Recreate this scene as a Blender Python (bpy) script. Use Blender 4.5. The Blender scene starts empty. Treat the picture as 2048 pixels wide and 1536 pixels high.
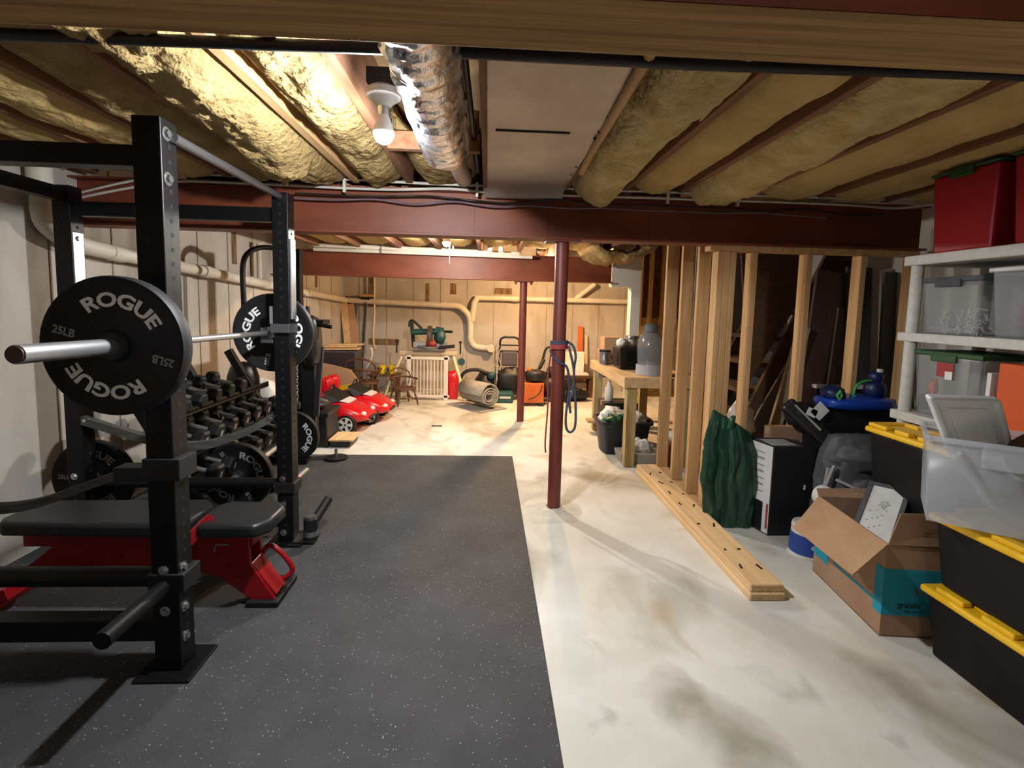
import bpy, bmesh, math, random
from mathutils import Vector, Matrix, noise
from math import sin, cos, pi, radians
random.seed(7)
sc = bpy.context.scene
COL = sc.collection

# ------------------------------------------------------------------ camera, light, exposure
cam_d = bpy.data.cameras.new('camera'); cam = bpy.data.objects.new('camera', cam_d); COL.objects.link(cam)
cam_d.sensor_width = 36; cam_d.sensor_fit = 'HORIZONTAL'; cam_d.lens = 1000 / 2048 * 36
cam_d.shift_y = -61 / 2048; cam_d.clip_start = .02
cx = Vector((0.99852665, -0.04872244, 0.02388824))        # camera right in world axes
cd = Vector((0.01920288, -0.09446187, -0.99534326))       # camera down
cf = Vector((0.05075208, 0.9943355, -0.09338709))         # camera forward
mw = Matrix.Identity(4)
for i in range(3):
    mw[i][0] = cx[i]; mw[i][1] = -cd[i]; mw[i][2] = -cf[i]
mw[2][3] = 1.4
cam.matrix_world = mw
sc.camera = cam
wd = bpy.data.worlds.new('world'); sc.world = wd; wd.use_nodes = True
wd.node_tree.nodes['Background'].inputs[0].default_value = (.03, .03, .032, 1)
wd.node_tree.nodes['Background'].inputs[1].default_value = 1
sc.view_settings.view_transform = 'Standard'; sc.view_settings.look = 'None'
sc.view_settings.gamma = 1; sc.view_settings.exposure = 0; sc.view_settings.use_curve_mapping = False
sc.cycles.sample_clamp_indirect = 6
BULB_NEAR, BULB_MID, BULB_FAR, BULB_FILL = 3500, 3500, 5800, 550   # emission of the room bulbs and the added fill behind the camera

# ------------------------------------------------------------------ helpers
def hx(s, a=1):
    s = s.lstrip('#'); v = [int(s[i:i+2], 16) / 255 for i in (0, 2, 4)]
    return tuple((c / 12.92 if c <= .04045 else ((c + .055) / 1.055) ** 2.4) for c in v) + (a,)

def M(name, c1, rough=.6, metal=0, c2=None, scale=(4, 4, 4), detail=5, lo=.35, hi=.65, bump=0, bscale=None, trans=0, alpha=1, spec=.5, emit=0, coat=0, third=None):
    m = bpy.data.materials.new(name); m.use_nodes = True
    nt = m.node_tree; b = nt.nodes['Principled BSDF']
    b.inputs['Roughness'].default_value = rough; b.inputs['Metallic'].default_value = metal
    b.inputs['Base Color'].default_value = hx(c1)
    b.inputs['Specular IOR Level'].default_value = spec
    if coat: b.inputs['Coat Weight'].default_value = coat
    if trans: b.inputs['Transmission Weight'].default_value = trans
    if alpha < 1: b.inputs['Alpha'].default_value = alpha
    if emit:
        b.inputs['Emission Color'].default_value = hx(c1); b.inputs['Emission Strength'].default_value = emit
    if c2 or bump:
        tc = nt.nodes.new('ShaderNodeTexCoord'); mp = nt.nodes.new('ShaderNodeMapping')
        mp.inputs['Scale'].default_value = scale
        nt.links.new(tc.outputs['Object'], mp.inputs[0])
        nz = nt.nodes.new('ShaderNodeTexNoise'); nz.inputs['Scale'].default_value = 1; nz.inputs['Detail'].default_value = detail
        nz.inputs['Roughness'].default_value = .6
        nt.links.new(mp.outputs[0], nz.inputs['Vector'])
        if c2:
            cr = nt.nodes.new('ShaderNodeValToRGB')
            cr.color_ramp.elements[0].position = lo; cr.color_ramp.elements[0].color = hx(c1)
            cr.color_ramp.elements[1].position = hi; cr.color_ramp.elements[1].color = hx(c2)
            if third:
                e = cr.color_ramp.elements.new(third[0]); e.color = hx(third[1])
            nt.links.new(nz.outputs['Fac'], cr.inputs[0]); nt.links.new(cr.outputs[0], b.inputs['Base Color'])
        if bump:
            n2 = nz
            if bscale:
                n2 = nt.nodes.new('ShaderNodeTexNoise'); n2.inputs['Detail'].default_value = 6
                mp2 = nt.nodes.new('ShaderNodeMapping'); mp2.inputs['Scale'].default_value = bscale; n2.inputs['Scale'].default_value = 1
                nt.links.new(tc.outputs['Object'], mp2.inputs[0]); nt.links.new(mp2.outputs[0], n2.inputs['Vector'])
            bp = nt.nodes.new('ShaderNodeBump'); bp.inputs['Strength'].default_value = bump; bp.inputs['Distance'].default_value = .03 if name.startswith('fiberglass') else .01
            nt.links.new(n2.outputs['Fac'], bp.inputs['Height']); nt.links.new(bp.outputs[0], b.inputs['Normal'])
    return m

class MB:
    """collects shapes and becomes one mesh object"""
    def __init__(s): s.v = []; s.f = []; s.M = Matrix.Identity(4)
    def add(s, vs, fs):
        n = len(s.v); s.v += [s.M @ Vector(p) for p in vs]; s.f += [[i + n for i in f] for f in fs]; return s
    def box(s, x0, x1, y0, y1, z0, z1):
        return s.add([(x, y, z) for z in (z0, z1) for y in (y0, y1) for x in (x0, x1)],
                     [(0, 2, 3, 1), (4, 5, 7, 6), (0, 1, 5, 4), (2, 6, 7, 3), (0, 4, 6, 2), (1, 3, 7, 5)])
    def frust(s, b, t, z0, z1):     # b, t = (x0,x1,y0,y1) of bottom and top
        p = [(b[0], b[2], z0), (b[1], b[2], z0), (b[0], b[3], z0), (b[1], b[3], z0), (t[0], t[2], z1), (t[1], t[2], z1), (t[0], t[3], z1), (t[1], t[3], z1)]
        return s.add(p, [(0, 2, 3, 1), (4, 5, 7, 6), (0, 1, 5, 4), (2, 6, 7, 3), (0, 4, 6, 2), (1, 3, 7, 5)])
    def cyl(s, p, q, r, r2=None, n=14, cap=True):
        return s.tube([p, q], [r, r if r2 is None else r2], n, cap)
    def tube(s, pts, r, n=8, cap=True, closed=False):
        pts = [Vector(p) for p in pts]; k = len(pts)
        rs = r if isinstance(r, (list, tuple)) else [r] * k
        vs = []; u = None
        for i in range(k):
            a = pts[i - 1] if (i > 0 or closed) else pts[0]; b = pts[(i + 1) % k] if (i < k - 1 or closed) else pts[-1]
            d = (b - a).normalized()
            if u is None:
                u = d.cross(Vector((0, 0, 1)))
                if u.length < .05: u = d.cross(Vector((1, 0, 0)))
            u = (u - d * u.dot(d)).normalized(); w = d.cross(u)
            vs += [pts[i] + (u * cos(2 * pi * j / n) + w * sin(2 * pi * j / n)) * rs[i] for j in range(n)]
        fs = []
        for i in range(k if closed else k - 1):
            i2 = (i + 1) % k
            fs += [(i * n + j, i * n + (j + 1) % n, i2 * n + (j + 1) % n, i2 * n + j) for j in range(n)]
        if cap and not closed:
            fs.append(list(range(n))[::-1]); fs.append([(k - 1) * n + j for j in range(n)])
        return s.add(vs, fs)
    def lathe(s, prof, n=32, axis='z', o=(0, 0, 0)):   # prof = [(r, h)]
        vs = []; o = Vector(o)
        for r, h in prof:
            for j in range(n):
                a = 2 * pi * j / n
                p = (r * cos(a), r * sin(a), h)
                if axis == 'y': p = (r * cos(a), h, r * sin(a))
                if axis == 'x': p = (h, r * cos(a), r * sin(a))
                vs.append(Vector(p) + o)
        fs = [(i * n + j, i * n + (j + 1) % n, (i + 1) * n + (j + 1) % n, (i + 1) * n + j) for i in range(len(prof) - 1) for j in range(n)]
        fs.append(list(range(n))); fs.append([(len(prof) - 1) * n + j for j in range(n)])
        return s.add(vs, fs)
    def prism(s, poly, h0, h1, axis='y'):     # poly in the two other axes
        def P(a, b, h): return {'y': (a, h, b), 'x': (h, a, b), 'z': (a, b, h)}[axis]
        n = len(poly); vs = [P(a, b, h0) for a, b in poly] + [P(a, b, h1) for a, b in poly]
        return s.add(vs, [list(range(n)), list(range(n, 2 * n))[::-1]] + [(i, i + n, (i + 1) % n + n, (i + 1) % n) for i in range(n)])
    def sheet(s, fn, nu, nv, th=0):           # fn(u,v)->point; th = thickness along -normal approx z
        vs = [Vector(fn(i / nu, j / nv)) for j in range(nv + 1) for i in range(nu + 1)]
        fs = [(j * (nu + 1) + i, j * (nu + 1) + i + 1, (j + 1) * (nu + 1) + i + 1, (j + 1) * (nu + 1) + i) for j in range(nv) for i in range(nu)]
        return s.add(vs, fs)
    def blob(s, c, r, seed=0, amp=.0, fr=4, nu=18, nv=12, pw=1.0):
        c = Vector(c); vs = []
        def sp(x): return math.copysign(abs(x) ** pw, x)
        for j in range(nv + 1):
            t = pi * j / nv
            for i in range(nu):
                a = 2 * pi * i / nu
                d = Vector((sp(sin(t)) * sp(cos(a)), sp(sin(t)) * sp(sin(a)), sp(cos(t))))
                k = 1 + amp * noise.noise(d * fr + Vector((seed * 3.1, seed, 0)))
                vs.append(c + Vector((d.x * r[0], d.y * r[1], d.z * r[2])) * k)
        fs = [(j * nu + i, (j + 1) * nu + i, (j + 1) * nu + (i + 1) % nu, j * nu + (i + 1) % nu) for j in range(nv) for i in range(nu)]
        return s.add(vs, fs)
    def text(s, string, size, depth=.001, bold=.02, sx=1.0, arc=None, ang=90, at=None):
        """flat text in the xz plane facing -y; arc = radius for text bent along a circle, ang = angle of its middle"""
        V, F, w = text_geo(string, size, depth, bold)
        out = []
        for x, z, y in V:
            x = (x - w / 2) * sx
            if arc:
                a = radians(ang) - x / (arc + size * .35); r = arc + z
                out.append((r * cos(a), y, r * sin(a)))
            else:
                ca, sa = cos(radians(ang - 90)), sin(radians(ang - 90))
                z2 = z - size * .35
                out.append((x * ca - z2 * sa + (at[0] if at else 0), y, x * sa + z2 * ca + (at[1] if at else 0)))
        return s.add(out, F)
    def build(s, name, mat, parent=None, bevel=0, smooth=None, seg=2, kind=None, label=None):
        me = bpy.data.meshes.new(name); me.from_pydata([tuple(v) for v in s.v], [], s.f)
        bm = bmesh.new(); bm.from_mesh(me); bmesh.ops.recalc_face_normals(bm, faces=bm.faces); bm.to_mesh(me); bm.free()
        me.materials.append(mat)
        o = bpy.data.objects.new(name, me); COL.objects.link(o)
        if smooth is not None:
            me.polygons.foreach_set('use_smooth', [True] * len(me.polygons))
            if smooth < 180:
                try: me.set_sharp_from_angle(angle=radians(smooth))
                except Exception: pass
        if bevel:
            b = o.modifiers.new('bevel', 'BEVEL'); b.width = bevel; b.segments = seg; b.limit_method = 'ANGLE'; b.angle_limit = radians(40)
        if parent is not None:
            o.parent = parent; o.matrix_parent_inverse = pinv(parent)
        if kind: o['kind'] = kind
        if label: o['label'] = label
        return o

_TX = {}
def text_geo(string, size, depth, bold):
    k = (string, round(bold, 4))
    if k not in _TX:
        cu = bpy.data.curves.new('lettering', 'FONT'); cu.body = string; cu.size = 1; cu.offset = bold; cu.resolution_u = 3
        o = bpy.data.objects.new('lettering', cu); COL.objects.link(o)
        me = bpy.data.meshes.new_from_object(o.evaluated_get(bpy.context.evaluated_depsgraph_get()))
        bm = bmesh.new(); bm.from_mesh(me)
        bmesh.ops.subdivide_edges(bm, edges=[e for e in bm.edges if e.calc_length() > .18], cuts=2)
        bmesh.ops.triangulate(bm, faces=bm.faces)
        vs = [(v.co.x, v.co.y) for v in bm.verts]; bm.verts.index_update()
        fs = [[v.index for v in f.verts] for f in bm.faces]; bm.free()
        _TX[k] = (vs, fs); bpy.data.objects.remove(o)
    vs, fs = _TX[k]
    x0 = min(v[0] for v in vs); x1 = max(v[0] for v in vs)
    return [((x - x0) * size, z * size, -depth) for x, z in vs], fs, (x1 - x0) * size

def pinv(p):
    m = Matrix.Identity(4); q = p
    while q is not None:
        m = m @ (Matrix.Translation(-q.location)) if q.rotation_euler.z == 0 else Matrix.Rotation(-q.rotation_euler.z, 4, 'Z') @ Matrix.Translation(-q.location) @ m
        q = None if q.parent is None or q.type == 'MESH' else q.parent
    if p.type == 'MESH': return Matrix.Identity(4)
    return m
def thing(name, label, cat, loc=(0, 0, 0), group=None):
    o = bpy.data.objects.new(name, None); COL.objects.link(o); o.location = loc; o.empty_display_size = .1
    o['label'] = label; o['category'] = cat
    if group: o['group'] = group
    return o
def tag(o, label, cat, group=None, kind=None):
    o['label'] = label; o['category'] = cat
    if group: o['group'] = group
    if kind: o['kind'] = kind
    return o
def setting(name, mb, mat, **k):
    o = mb.build(name, mat, **k); o['kind'] = 'structure'; return o
def copy_thing(r, loc, rotz=None, label=None, name=None):
    c = r.copy(); COL.objects.link(c); c.location = loc
    if rotz is not None: c.rotation_euler.z = rotz
    if label: c['label'] = label
    for ch in r.children:
        d = ch.copy(); COL.objects.link(d); d.parent = c; d.matrix_parent_inverse = ch.matrix_parent_inverse.copy()
        for g in ch.children:
            e = g.copy(); COL.objects.link(e); e.parent = d; e.matrix_parent_inverse = g.matrix_parent_inverse.copy()
    return c
def rot(loc, rz=0, rx=0, ry=0):
    return Matrix.Translation(loc) @ Matrix.Rotation(rz, 4, 'Z') @ Matrix.Rotation(ry, 4, 'Y') @ Matrix.Rotation(rx, 4, 'X')
def bar_mb(p, q, w, t, up=(0, 0, 1)):      # rectangular bar from p to q, w across, t thick (along 'up')
    p, q = Vector(p), Vector(q); d = q - p; L = d.length; d.normalize()
    u = Vector(up); s_ = d.cross(u).normalized(); u = s_.cross(d)
    m = MB(); m.M = Matrix(((d.x, s_.x, u.x, p.x), (d.y, s_.y, u.y, p.y), (d.z, s_.z, u.z, p.z), (0, 0, 0, 1)))
    m.box(0, L, -w / 2, w / 2, -t / 2, t / 2); return m
def arcpts(pts, n=8):                      # smooth curve through points
    P = [Vector(p) for p in pts]; out = []
    for i in range(len(P) - 1):
        a = P[max(i - 1, 0)]; b = P[i]; c = P[i + 1]; d = P[min(i + 2, len(P) - 1)]
        for k in range(n):
            t = k / n
            out.append(.5 * (2 * b + (c - a) * t + (2 * a - 5 * b + 4 * c - d) * t * t + (3 * b - a - 3 * c + d) * t ** 3))
    out.append(P[-1]); return out

# ------------------------------------------------------------------ materials
WOODV = (22, 22, 1.6)
m_floor = M('concrete_floor', '#c4c4be', .7, c2='#dadad5', scale=(1.3, 1.3, 1.3), detail=9, lo=.3, hi=.62, bump=.25, bscale=(9, 9, 9), third=(.42, '#cbc8be'))
m_wall = M('concrete_wall', '#a29c93', .9, c2='#c6c0b7', scale=(1.6, 1.6, 1.1), detail=8, lo=.3, hi=.7, bump=.4, bscale=(14, 14, 14))
m_seam = M('concrete_seam', '#877e72', .95, c2='#aca296', scale=(8, 8, 3))
m_rust = M('rust_patch', '#5d4028', .95, c2='#8a7358', scale=(20, 20, 6))
m_rubber = M('rubber_mat', '#2d2e31', .75, c2='#3c3d40', scale=(3, 3, 3), detail=8, bump=.3, bscale=(90, 90, 90))
m_insul = M('fiberglass', '#85704a', .95, c2='#ab9466', scale=(6, 6, 9), detail=10, lo=.28, hi=.66, bump=1.0, bscale=(30, 30, 40), spec=.1)  # fluffy fibre, colour held dark to counter glare beside the near bulb
m_insul2 = M('fiberglass_flat', '#b39862', .9, c2='#c8ae78', scale=(5, 5, 5), detail=9, lo=.3, hi=.7, bump=.5, bscale=(30, 30, 30), spec=.1)  # flat batts, colour lightened to make up for the weak light up there
m_insul_lift = M('fiberglass_lifted', '#b0965c', .95, c2='#d8c390', scale=(6, 6, 9), detail=10, lo=.28, hi=.66, bump=1.0, bscale=(30, 30, 40), spec=.1)  # same fluffy fibre, paler in place of light missing from the right bays
m_joist = M('joist_wood', '#6b4630', .8, c2='#8d6242', scale=(24, 1.6, 24), bump=.2)
m_joist_l = M('joist_wood_pale', '#b08a5c', .8, c2='#c9a576', scale=(24, 1.6, 24))
m_deck = M('subfloor_wood', '#6d553a', .9, c2='#8a6e4c', scale=(3, 3, 3))
m_steel = M('red_primer_steel', '#69331f', .5, c2='#80422b', scale=(2, 2, 6), detail=7, bump=.1, spec=.45)
m_steel2 = M('red_primer_post', '#5f261e', .5, c2='#73352a', scale=(6, 6, 3), detail=6, bump=.1)
m_plate = M('plate_wood', '#8a673c', .8, c2='#ba935e', scale=(1.4, 60, 60), bump=.2)
m_stud = M('stud_wood', '#b58a58', .75, c2='#cfa877', scale=WOODV, detail=6, bump=.15)
m_lumber = M('new_lumber', '#cda97a', .7, c2='#e0c294', scale=(30, 1.4, 30), detail=5, bump=.1)
m_endgrain = M('lumber_endgrain', '#a98556', .8, c2='#c7a376', scale=(60, 10, 60))
m_bench_w = M('bench_wood', '#bb9a6e', .75, c2='#d1b48a', scale=(24, 1.8, 24), bump=.1)
m_darkwood = M('dark_chair_wood', '#4a2e1c', .5, c2='#6b452c', scale=(20, 20, 4))
m_black = M('black_powdercoat', '#070708', .45, c2='#0c0c0e', scale=(40, 40, 40), bump=.08, spec=.3)
m_black2 = M('black_plastic', '#101114', .5, c2='#17181b', scale=(20, 20, 20))
m_rubberb = M('black_rubber', '#0d0d0e', .6, c2='#151516', scale=(30, 30, 30), spec=.35)
m_hole = M('hole_black', '#020202', .9)
m_steelb = M('bright_steel', '#c9cccf', .36, .9)
m_zinc = M('zinc_bolt', '#c5cacb', .3, 1)
m_galv = M('galvanised_sheet', '#a79f97', .5, .75, c2='#bdb6ae', scale=(4, 3, 4), detail=6, lo=.3, hi=.7)
m_foil = M('foil_wrap', '#cfd0d6', .24, 1, c2='#f0f0f4', scale=(14, 8, 14), bump=1.0, bscale=(22, 14, 22))
m_white = M('white_paint', '#c9c8c2', .6)
m_pvc = M('pvc_pipe', '#cdc6b6', .5, c2='#dcd6c8', scale=(4, 4, 4))
m_cable = M('white_cable', '#c9c5bb', .55)
m_cable2 = M('grey_cable', '#6a5a66', .6)
m_letter = M('white_lettering', '#e8e8e6', .5)
m_letterg = M('grey_lettering', '#8f8f8f', .6)
m_red = M('bench_red', '#860a15', .35, spec=.5)
m_vinyl = M('black_vinyl', '#1a1a1b', .42, bump=.15, bscale=(60, 60, 60))
m_strap = M('strap_webbing', '#3a3a39', .8, c2='#55544f', scale=(6, 60, 60))
m_toyred = M('toy_red', '#c4121d', .3, coat=.4)
m_gloss = M('windshield_white', '#d8d6d2', .35)
m_yellow = M('yellow_lid', '#e6b414', .45, c2='#efc02a', scale=(6, 6, 6))
m_toteb = M('tote_black', '#0b0b0d', .55, c2='#101012', scale=(8, 8, 8), spec=.25)
m_card = M('cardboard', '#93725a', .85, c2='#a08066', scale=(5, 5, 5))
m_cardl = M('cardboard_light', '#b08a68', .85, c2='#bb9674', scale=(5, 5, 5))
m_teal = M('teal_print', '#1488a0', .8)
m_print = M('dark_print', '#15414c', .8)
m_printb = M('brown_print', '#6d5140', .9)
m_shelf = M('shelf_resin', '#b9b8b3', .6, c2='#c6c5c0', scale=(30, 30, 30))
m_clear = M('clear_plastic', '#dfe3e6', .25, trans=.0, alpha=.32)
m_frost = M('frosted_plastic', '#d3d9e0', .3, alpha=.3)
m_lidw = M('white_lid', '#e2e6ec', .35)
m_greenlid = M('green_lid', '#1e4a25', .5)
m_redtote = M('red_tote', '#9c0c1e', .5)
m_orange = M('orange_box', '#c9541d', .6)
m_tarp = M('green_tarp', '#0c2a1e', .34, c2='#1f4d38', scale=(9, 9, 3), bump=.9, bscale=(14, 14, 8))
m_paper = M('paper_label', '#cfcfcd', .7, c2='#dededd', scale=(10, 10, 10))
m_greyfab = M('grey_fabric', '#45464b', .9, c2='#5a5b60', scale=(9, 9, 9), bump=.8)
m_greytrim = M('grey_trim', '#9a9b9d', .8)
m_blue = M('toy_blue', '#0d3fa8', .3, coat=.3)
m_dblue = M('toy_dark_blue', '#10204f', .4)
m_green = M('toy_green', '#3a9a4a', .5)
m_navy = M('navy_tub', '#1a2033', .5)
m_bagw = M('white_bag', '#d9d9d6', .5, bump=.5, bscale=(16, 16, 16))
m_bagg = M('green_bag', '#1f5a40', .4, bump=.5, bscale=(16, 16, 16))
m_brown = M('brown_woven', '#4d3a22', .8, c2='#5f4a2e', scale=(40, 40, 40))
m_dirty = M('drywall_grey', '#6f6a62', .9, c2='#7d786f', scale=(3, 3, 3))
m_stair = M('stair_wood', '#4b3421', .85, c2='#5c412a', scale=(6, 20, 20))
m_osb = M('strand_board', '#a5834f', .85, c2='#c9a76e', scale=(18, 18, 18), detail=2)
m_door = M('brown_panel', '#3a2620', .5, c2='#4a322a', scale=(10, 10, 1))
m_blueband = M('blue_rope', '#3f4556', .8)
m_redband = M('red_rope', '#9a3a3c', .8)
m_teal2 = M('tool_green', '#1d4a4a', .5)
m_rug = M('grey_rug', '#8f8a80', .95, c2='#a8a398', scale=(20, 20, 20), bump=.4)
m_rugb = M('rug_backing', '#8a867e', .95)
m_glass = M('bulb_glow', '#fff1dc', .3, emit=1)
m_porc = M('porcelain', '#d8d4cc', .4)
m_mortar = M('mortar', '#c3bdae', .95, c2='#d6d1c4', scale=(12, 12, 12), bump=.6)
m_tin = M('paint_can_grey', '#8f9092', .35, .6)
m_cupy = M('yellow_tub', '#e2c417', .5)
m_skin = M('beige_bin', '#9b968a', .6)
m_smoke = M('smoke_plastic', '#7d858b', .2, alpha=.55)
m_tubblue = M('label_blue', '#23408c', .5)
m_orange2 = M('generator_orange', '#c2622a', .6)
m_purple = M('grey_purple', '#4a444b', .8)
m_gatew = M('gate_white', '#e0dcd4', .5)

def specks(m):      # pale rubber crumbs in the mat
    nt = m.node_tree; b = nt.nodes['Principled BSDF']; base = b.inputs['Base Color'].links[0].from_socket
    tc = nt.nodes.new('ShaderNodeTexCoord'); vo = nt.nodes.new('ShaderNodeTexVoronoi'); vo.inputs['Scale'].default_value = 120
    mp = nt.nodes.new('ShaderNodeMapping'); nt.links.new(tc.outputs['Object'], mp.inputs[0])
    nt.links.new(mp.outputs[0], vo.inputs['Vector'])
    sep = nt.nodes.new('ShaderNodeSeparateColor'); nt.links.new(vo.outputs['Color'], sep.inputs[0])
    pick = nt.nodes.new('ShaderNodeMath'); pick.operation = 'GREATER_THAN'; pick.inputs[1].default_value = .8
    nt.links.new(sep.outputs[0], pick.inputs[0])
    size = nt.nodes.new('ShaderNodeMath'); size.operation = 'LESS_THAN'
    rad = nt.nodes.new('ShaderNodeMath'); rad.operation = 'MULTIPLY'; rad.inputs[1].default_value = .3
    nt.links.new(sep.outputs[1], rad.inputs[0]); nt.links.new(vo.outputs['Distance'], size.inputs[0]); nt.links.new(rad.outputs[0], size.inputs[1])
    mul = nt.nodes.new('ShaderNodeMath'); mul.operation = 'MULTIPLY'; nt.links.new(pick.outputs[0], mul.inputs[0]); nt.links.new(size.outputs[0], mul.inputs[1])
    mx = nt.nodes.new('ShaderNodeMix'); mx.data_type = 'RGBA'; mx.inputs[7].default_value = hx('#a0a2a6')
    nt.links.new(mul.outputs[0], mx.inputs[0]); nt.links.new(base, mx.inputs[6]); nt.links.new(mx.outputs[2], b.inputs['Base Color'])
specks(m_rubber)
def stains(m, col, scale, lo, hi, amt, off):
    nt = m.node_tree; b = nt.nodes['Principled BSDF']; base = b.inputs['Base Color'].links[0].from_socket
    tc = nt.nodes.new('ShaderNodeTexCoord'); mp = nt.nodes.new('ShaderNodeMapping'); mp.inputs['Scale'].default_value = scale; mp.inputs['Location'].default_value = off
    nz = nt.nodes.new('ShaderNodeTexNoise'); nz.inputs['Scale'].default_value = 1; nz.inputs['Detail'].default_value = 8; nz.inputs['Distortion'].default_value = .8
    nt.links.new(tc.outputs['Object'], mp.inputs[0]); nt.links.new(mp.outputs[0], nz.inputs['Vector'])
    mr = nt.nodes.new('ShaderNodeMapRange'); mr.inputs[1].default_value = lo; mr.inputs[2].default_value = hi; mr.inputs[4].default_value = amt
    nt.links.new(nz.outputs['Fac'], mr.inputs[0])
    mx = nt.nodes.new('ShaderNodeMix'); mx.data_type = 'RGBA'; mx.inputs[7].default_value = hx(col)
    nt.links.new(mr.outputs[0], mx.inputs[0]); nt.links.new(base, mx.inputs[6]); nt.links.new(mx.outputs[2], b.inputs['Base Color'])
stains(m_floor, '#8f8a78', (1.7, 1.1, 1), .5, .68, .85, (3.3, 1.2, 0))
stains(m_floor, '#a58f68', (2.2, 1.6, 1), .6, .75, .7, (7.7, 4.2, 0))
stains(m_floor, '#6a6862', (3.2, 3.2, 1), .63, .76, .5, (1.1, 9.2, 0))
stains(m_wall, '#837868', (2.2, 2.2, .7), .58, .75, .7, (2, 5, 1))

# ------------------------------------------------------------------ the setting
XL0, XL1, YF, XR = -2.66, -2.36, 8.35, 3.02     # left wall (front, far), far wall, right wall
floor_o = setting('floor', MB().box(-3.2, 3.4, -2.6, 9, -.1, 0), m_floor)
wl = MB(); wl.add([(-2.78, -2.4, 0), (XL1, YF, 0), (XL1, YF, 2.4), (-2.78, -2.4, 2.4), (-3.0, -2.4, 0), (-2.6, YF, 0), (-2.6, YF, 2.4), (-3.0, -2.4, 2.4)],
                  [(0, 1, 2, 3), (4, 7, 6, 5), (0, 3, 7, 4), (1, 5, 6, 2), (3, 2, 6, 7), (0, 4, 5, 1)])
wall_left = setting('wall_left', wl, m_wall)
def xw(y): return -2.78 + (XL1 + 2.78) * (y + 2.4) / (YF + 2.4)      # face of the left wall
wall_back = setting('wall_back', MB().box(XL1 - .2, 3.2, YF, YF + .2, 0, 2.4), m_wall)
wall_front = setting('wall_front', MB().box(-3, 3.2, -2.6, -2.4, 0, 2.4), m_wall)
wall_right = setting('wall_right', MB().box(XR, XR + .2, -2.4, YF, 0, 2.4), m_wall)
# formwork seams and tie patches of the poured walls
for k in range(13):
    y = 2.15 + k * .47
    MB().box(xw(y) - .01, xw(y) + .006, y, y + .009, 0, 2.35).build('seam', m_seam, wall_left)
for k in range(11):
    x = -2.1 + k * .44
    MB().box(x, x + .012, YF - .006, YF + .01, 0, 2.3).build('seam', m_seam, wall_back)
for k, (y, z, w, h) in enumerate([(3.95, 1.66, .1, .3), (5.05, 1.75, .09, .32), (6.05, 1.62, .07, .3), (7.15, 1.6, .12, .5), (3.7, 1.15, .05, .2)]):
    MB().box(xw(y) - .01, xw(y) + .004, y, y + w, z, z + h).build('patch', m_rust, wall_left)
for x, z, w, h in [(-1.95, 1.35, .08, .5), (-.62, 1.58, .1, .18), (-1.02, 1.35, .06, .4), (.1, 1.6, .3, .1), (-1.95, .72, .5, .1)]:
    MB().box(x, x + w, YF - .005, YF + .01, z, z + h).build('patch', m_rust, wall_back)
ceiling = setting('ceiling', MB().box(-3, 3.2, -2.6, 9, 2.4, 2.5), m_deck)
JX = [-2.42, -2.02, -1.6, -1.25, -.835, -.5, .475, .86, 1.22, 1.66, 2.15, 2.62]
for i, x in enumerate(JX):
    MB().box(x - .02, x + .02, .7, 3.28, 2.15, 2.399).build('floor_joist', m_joist_l if i in (4,) else m_joist, ceiling)
for x in (-1.9, -1.45, -1.0, -.55, -.1, .35, .8, 1.25):
    MB().box(x - .02, x + .02, 3.36, 5.86, 2.02, 2.399).build('floor_joist', m_joist, ceiling)
for x in (-1.9, -1.0, -.1, .8, 1.7):
    MB().box(x - .02, x + .02, 5.9, 8.3, 2.02, 2.399).build('floor_joist', m_joist, ceiling)
MB().box(-.48, -.05, 2.43, 2.47, 2.12, 2.2).build('blocking', m_joist, ceiling)
MB().box(-.04, -.015, .8, 3.26, 2.12, 2.399).build('floor_joist', m_joist, ceiling)

# white wall piece beside the second beam
wall_side = setting('wall_side', MB().box(1.455, 1.8, 5.86, 6.0, 1.66, 2.399).box(1.69, 1.8, 5.86, 6.0, 0, 1.66), m_white)

# ------------------------------------------------------------------ insulation
def batt(label, x0, x1, y0, y1, zb, sag, mat, seed, amp=.02, group=None, sagf=None, n=(26, 90), cuts=()):
    b = MB()
    def fn(u, v):
        x = x0 + (x1 - x0) * u; y = y0 + (y1 - y0) * v
        e = 1 - abs(2 * u - 1) ** 3.2
        sg = sag * (sagf(v) if sagf else 1)
        z = zb + .05 - (.05 + sg) * e
        p = Vector((x * 5 + seed * 7, y * 3.2, seed * 1.7))
        z += amp * e * (noise.noise(p) * 1.3 + .7 * noise.noise(p * 2.7) + .45 * noise.noise(p * 6) + .3 * noise.noise(p * 13))
        for c, d, wdt in cuts:       # tears: the batt hangs lower before the tear
            s_ = (v - c - .06 * noise.noise(Vector((u * 4, seed, c))))
            if s_ < 0: z -= d * e * max(0, 1 + s_ / wdt)
        if v < .0001 or v > .9999: z += .08 * (1 - .5 * e)
        xx = x + .012 * noise.noise(p * 1.4 + Vector((9, 0, 0)))
        return (xx, y + .02 * noise.noise(p * 2), min(z, 2.39))
    b.sheet(fn, *n)
    o = b.build('insulation_batt', mat, smooth=180); so = o.modifiers.new('thick', 'SOLIDIFY'); so.thickness = .05; so.offset = -1
    return tag(o, label, 'insulation', group)
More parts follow.
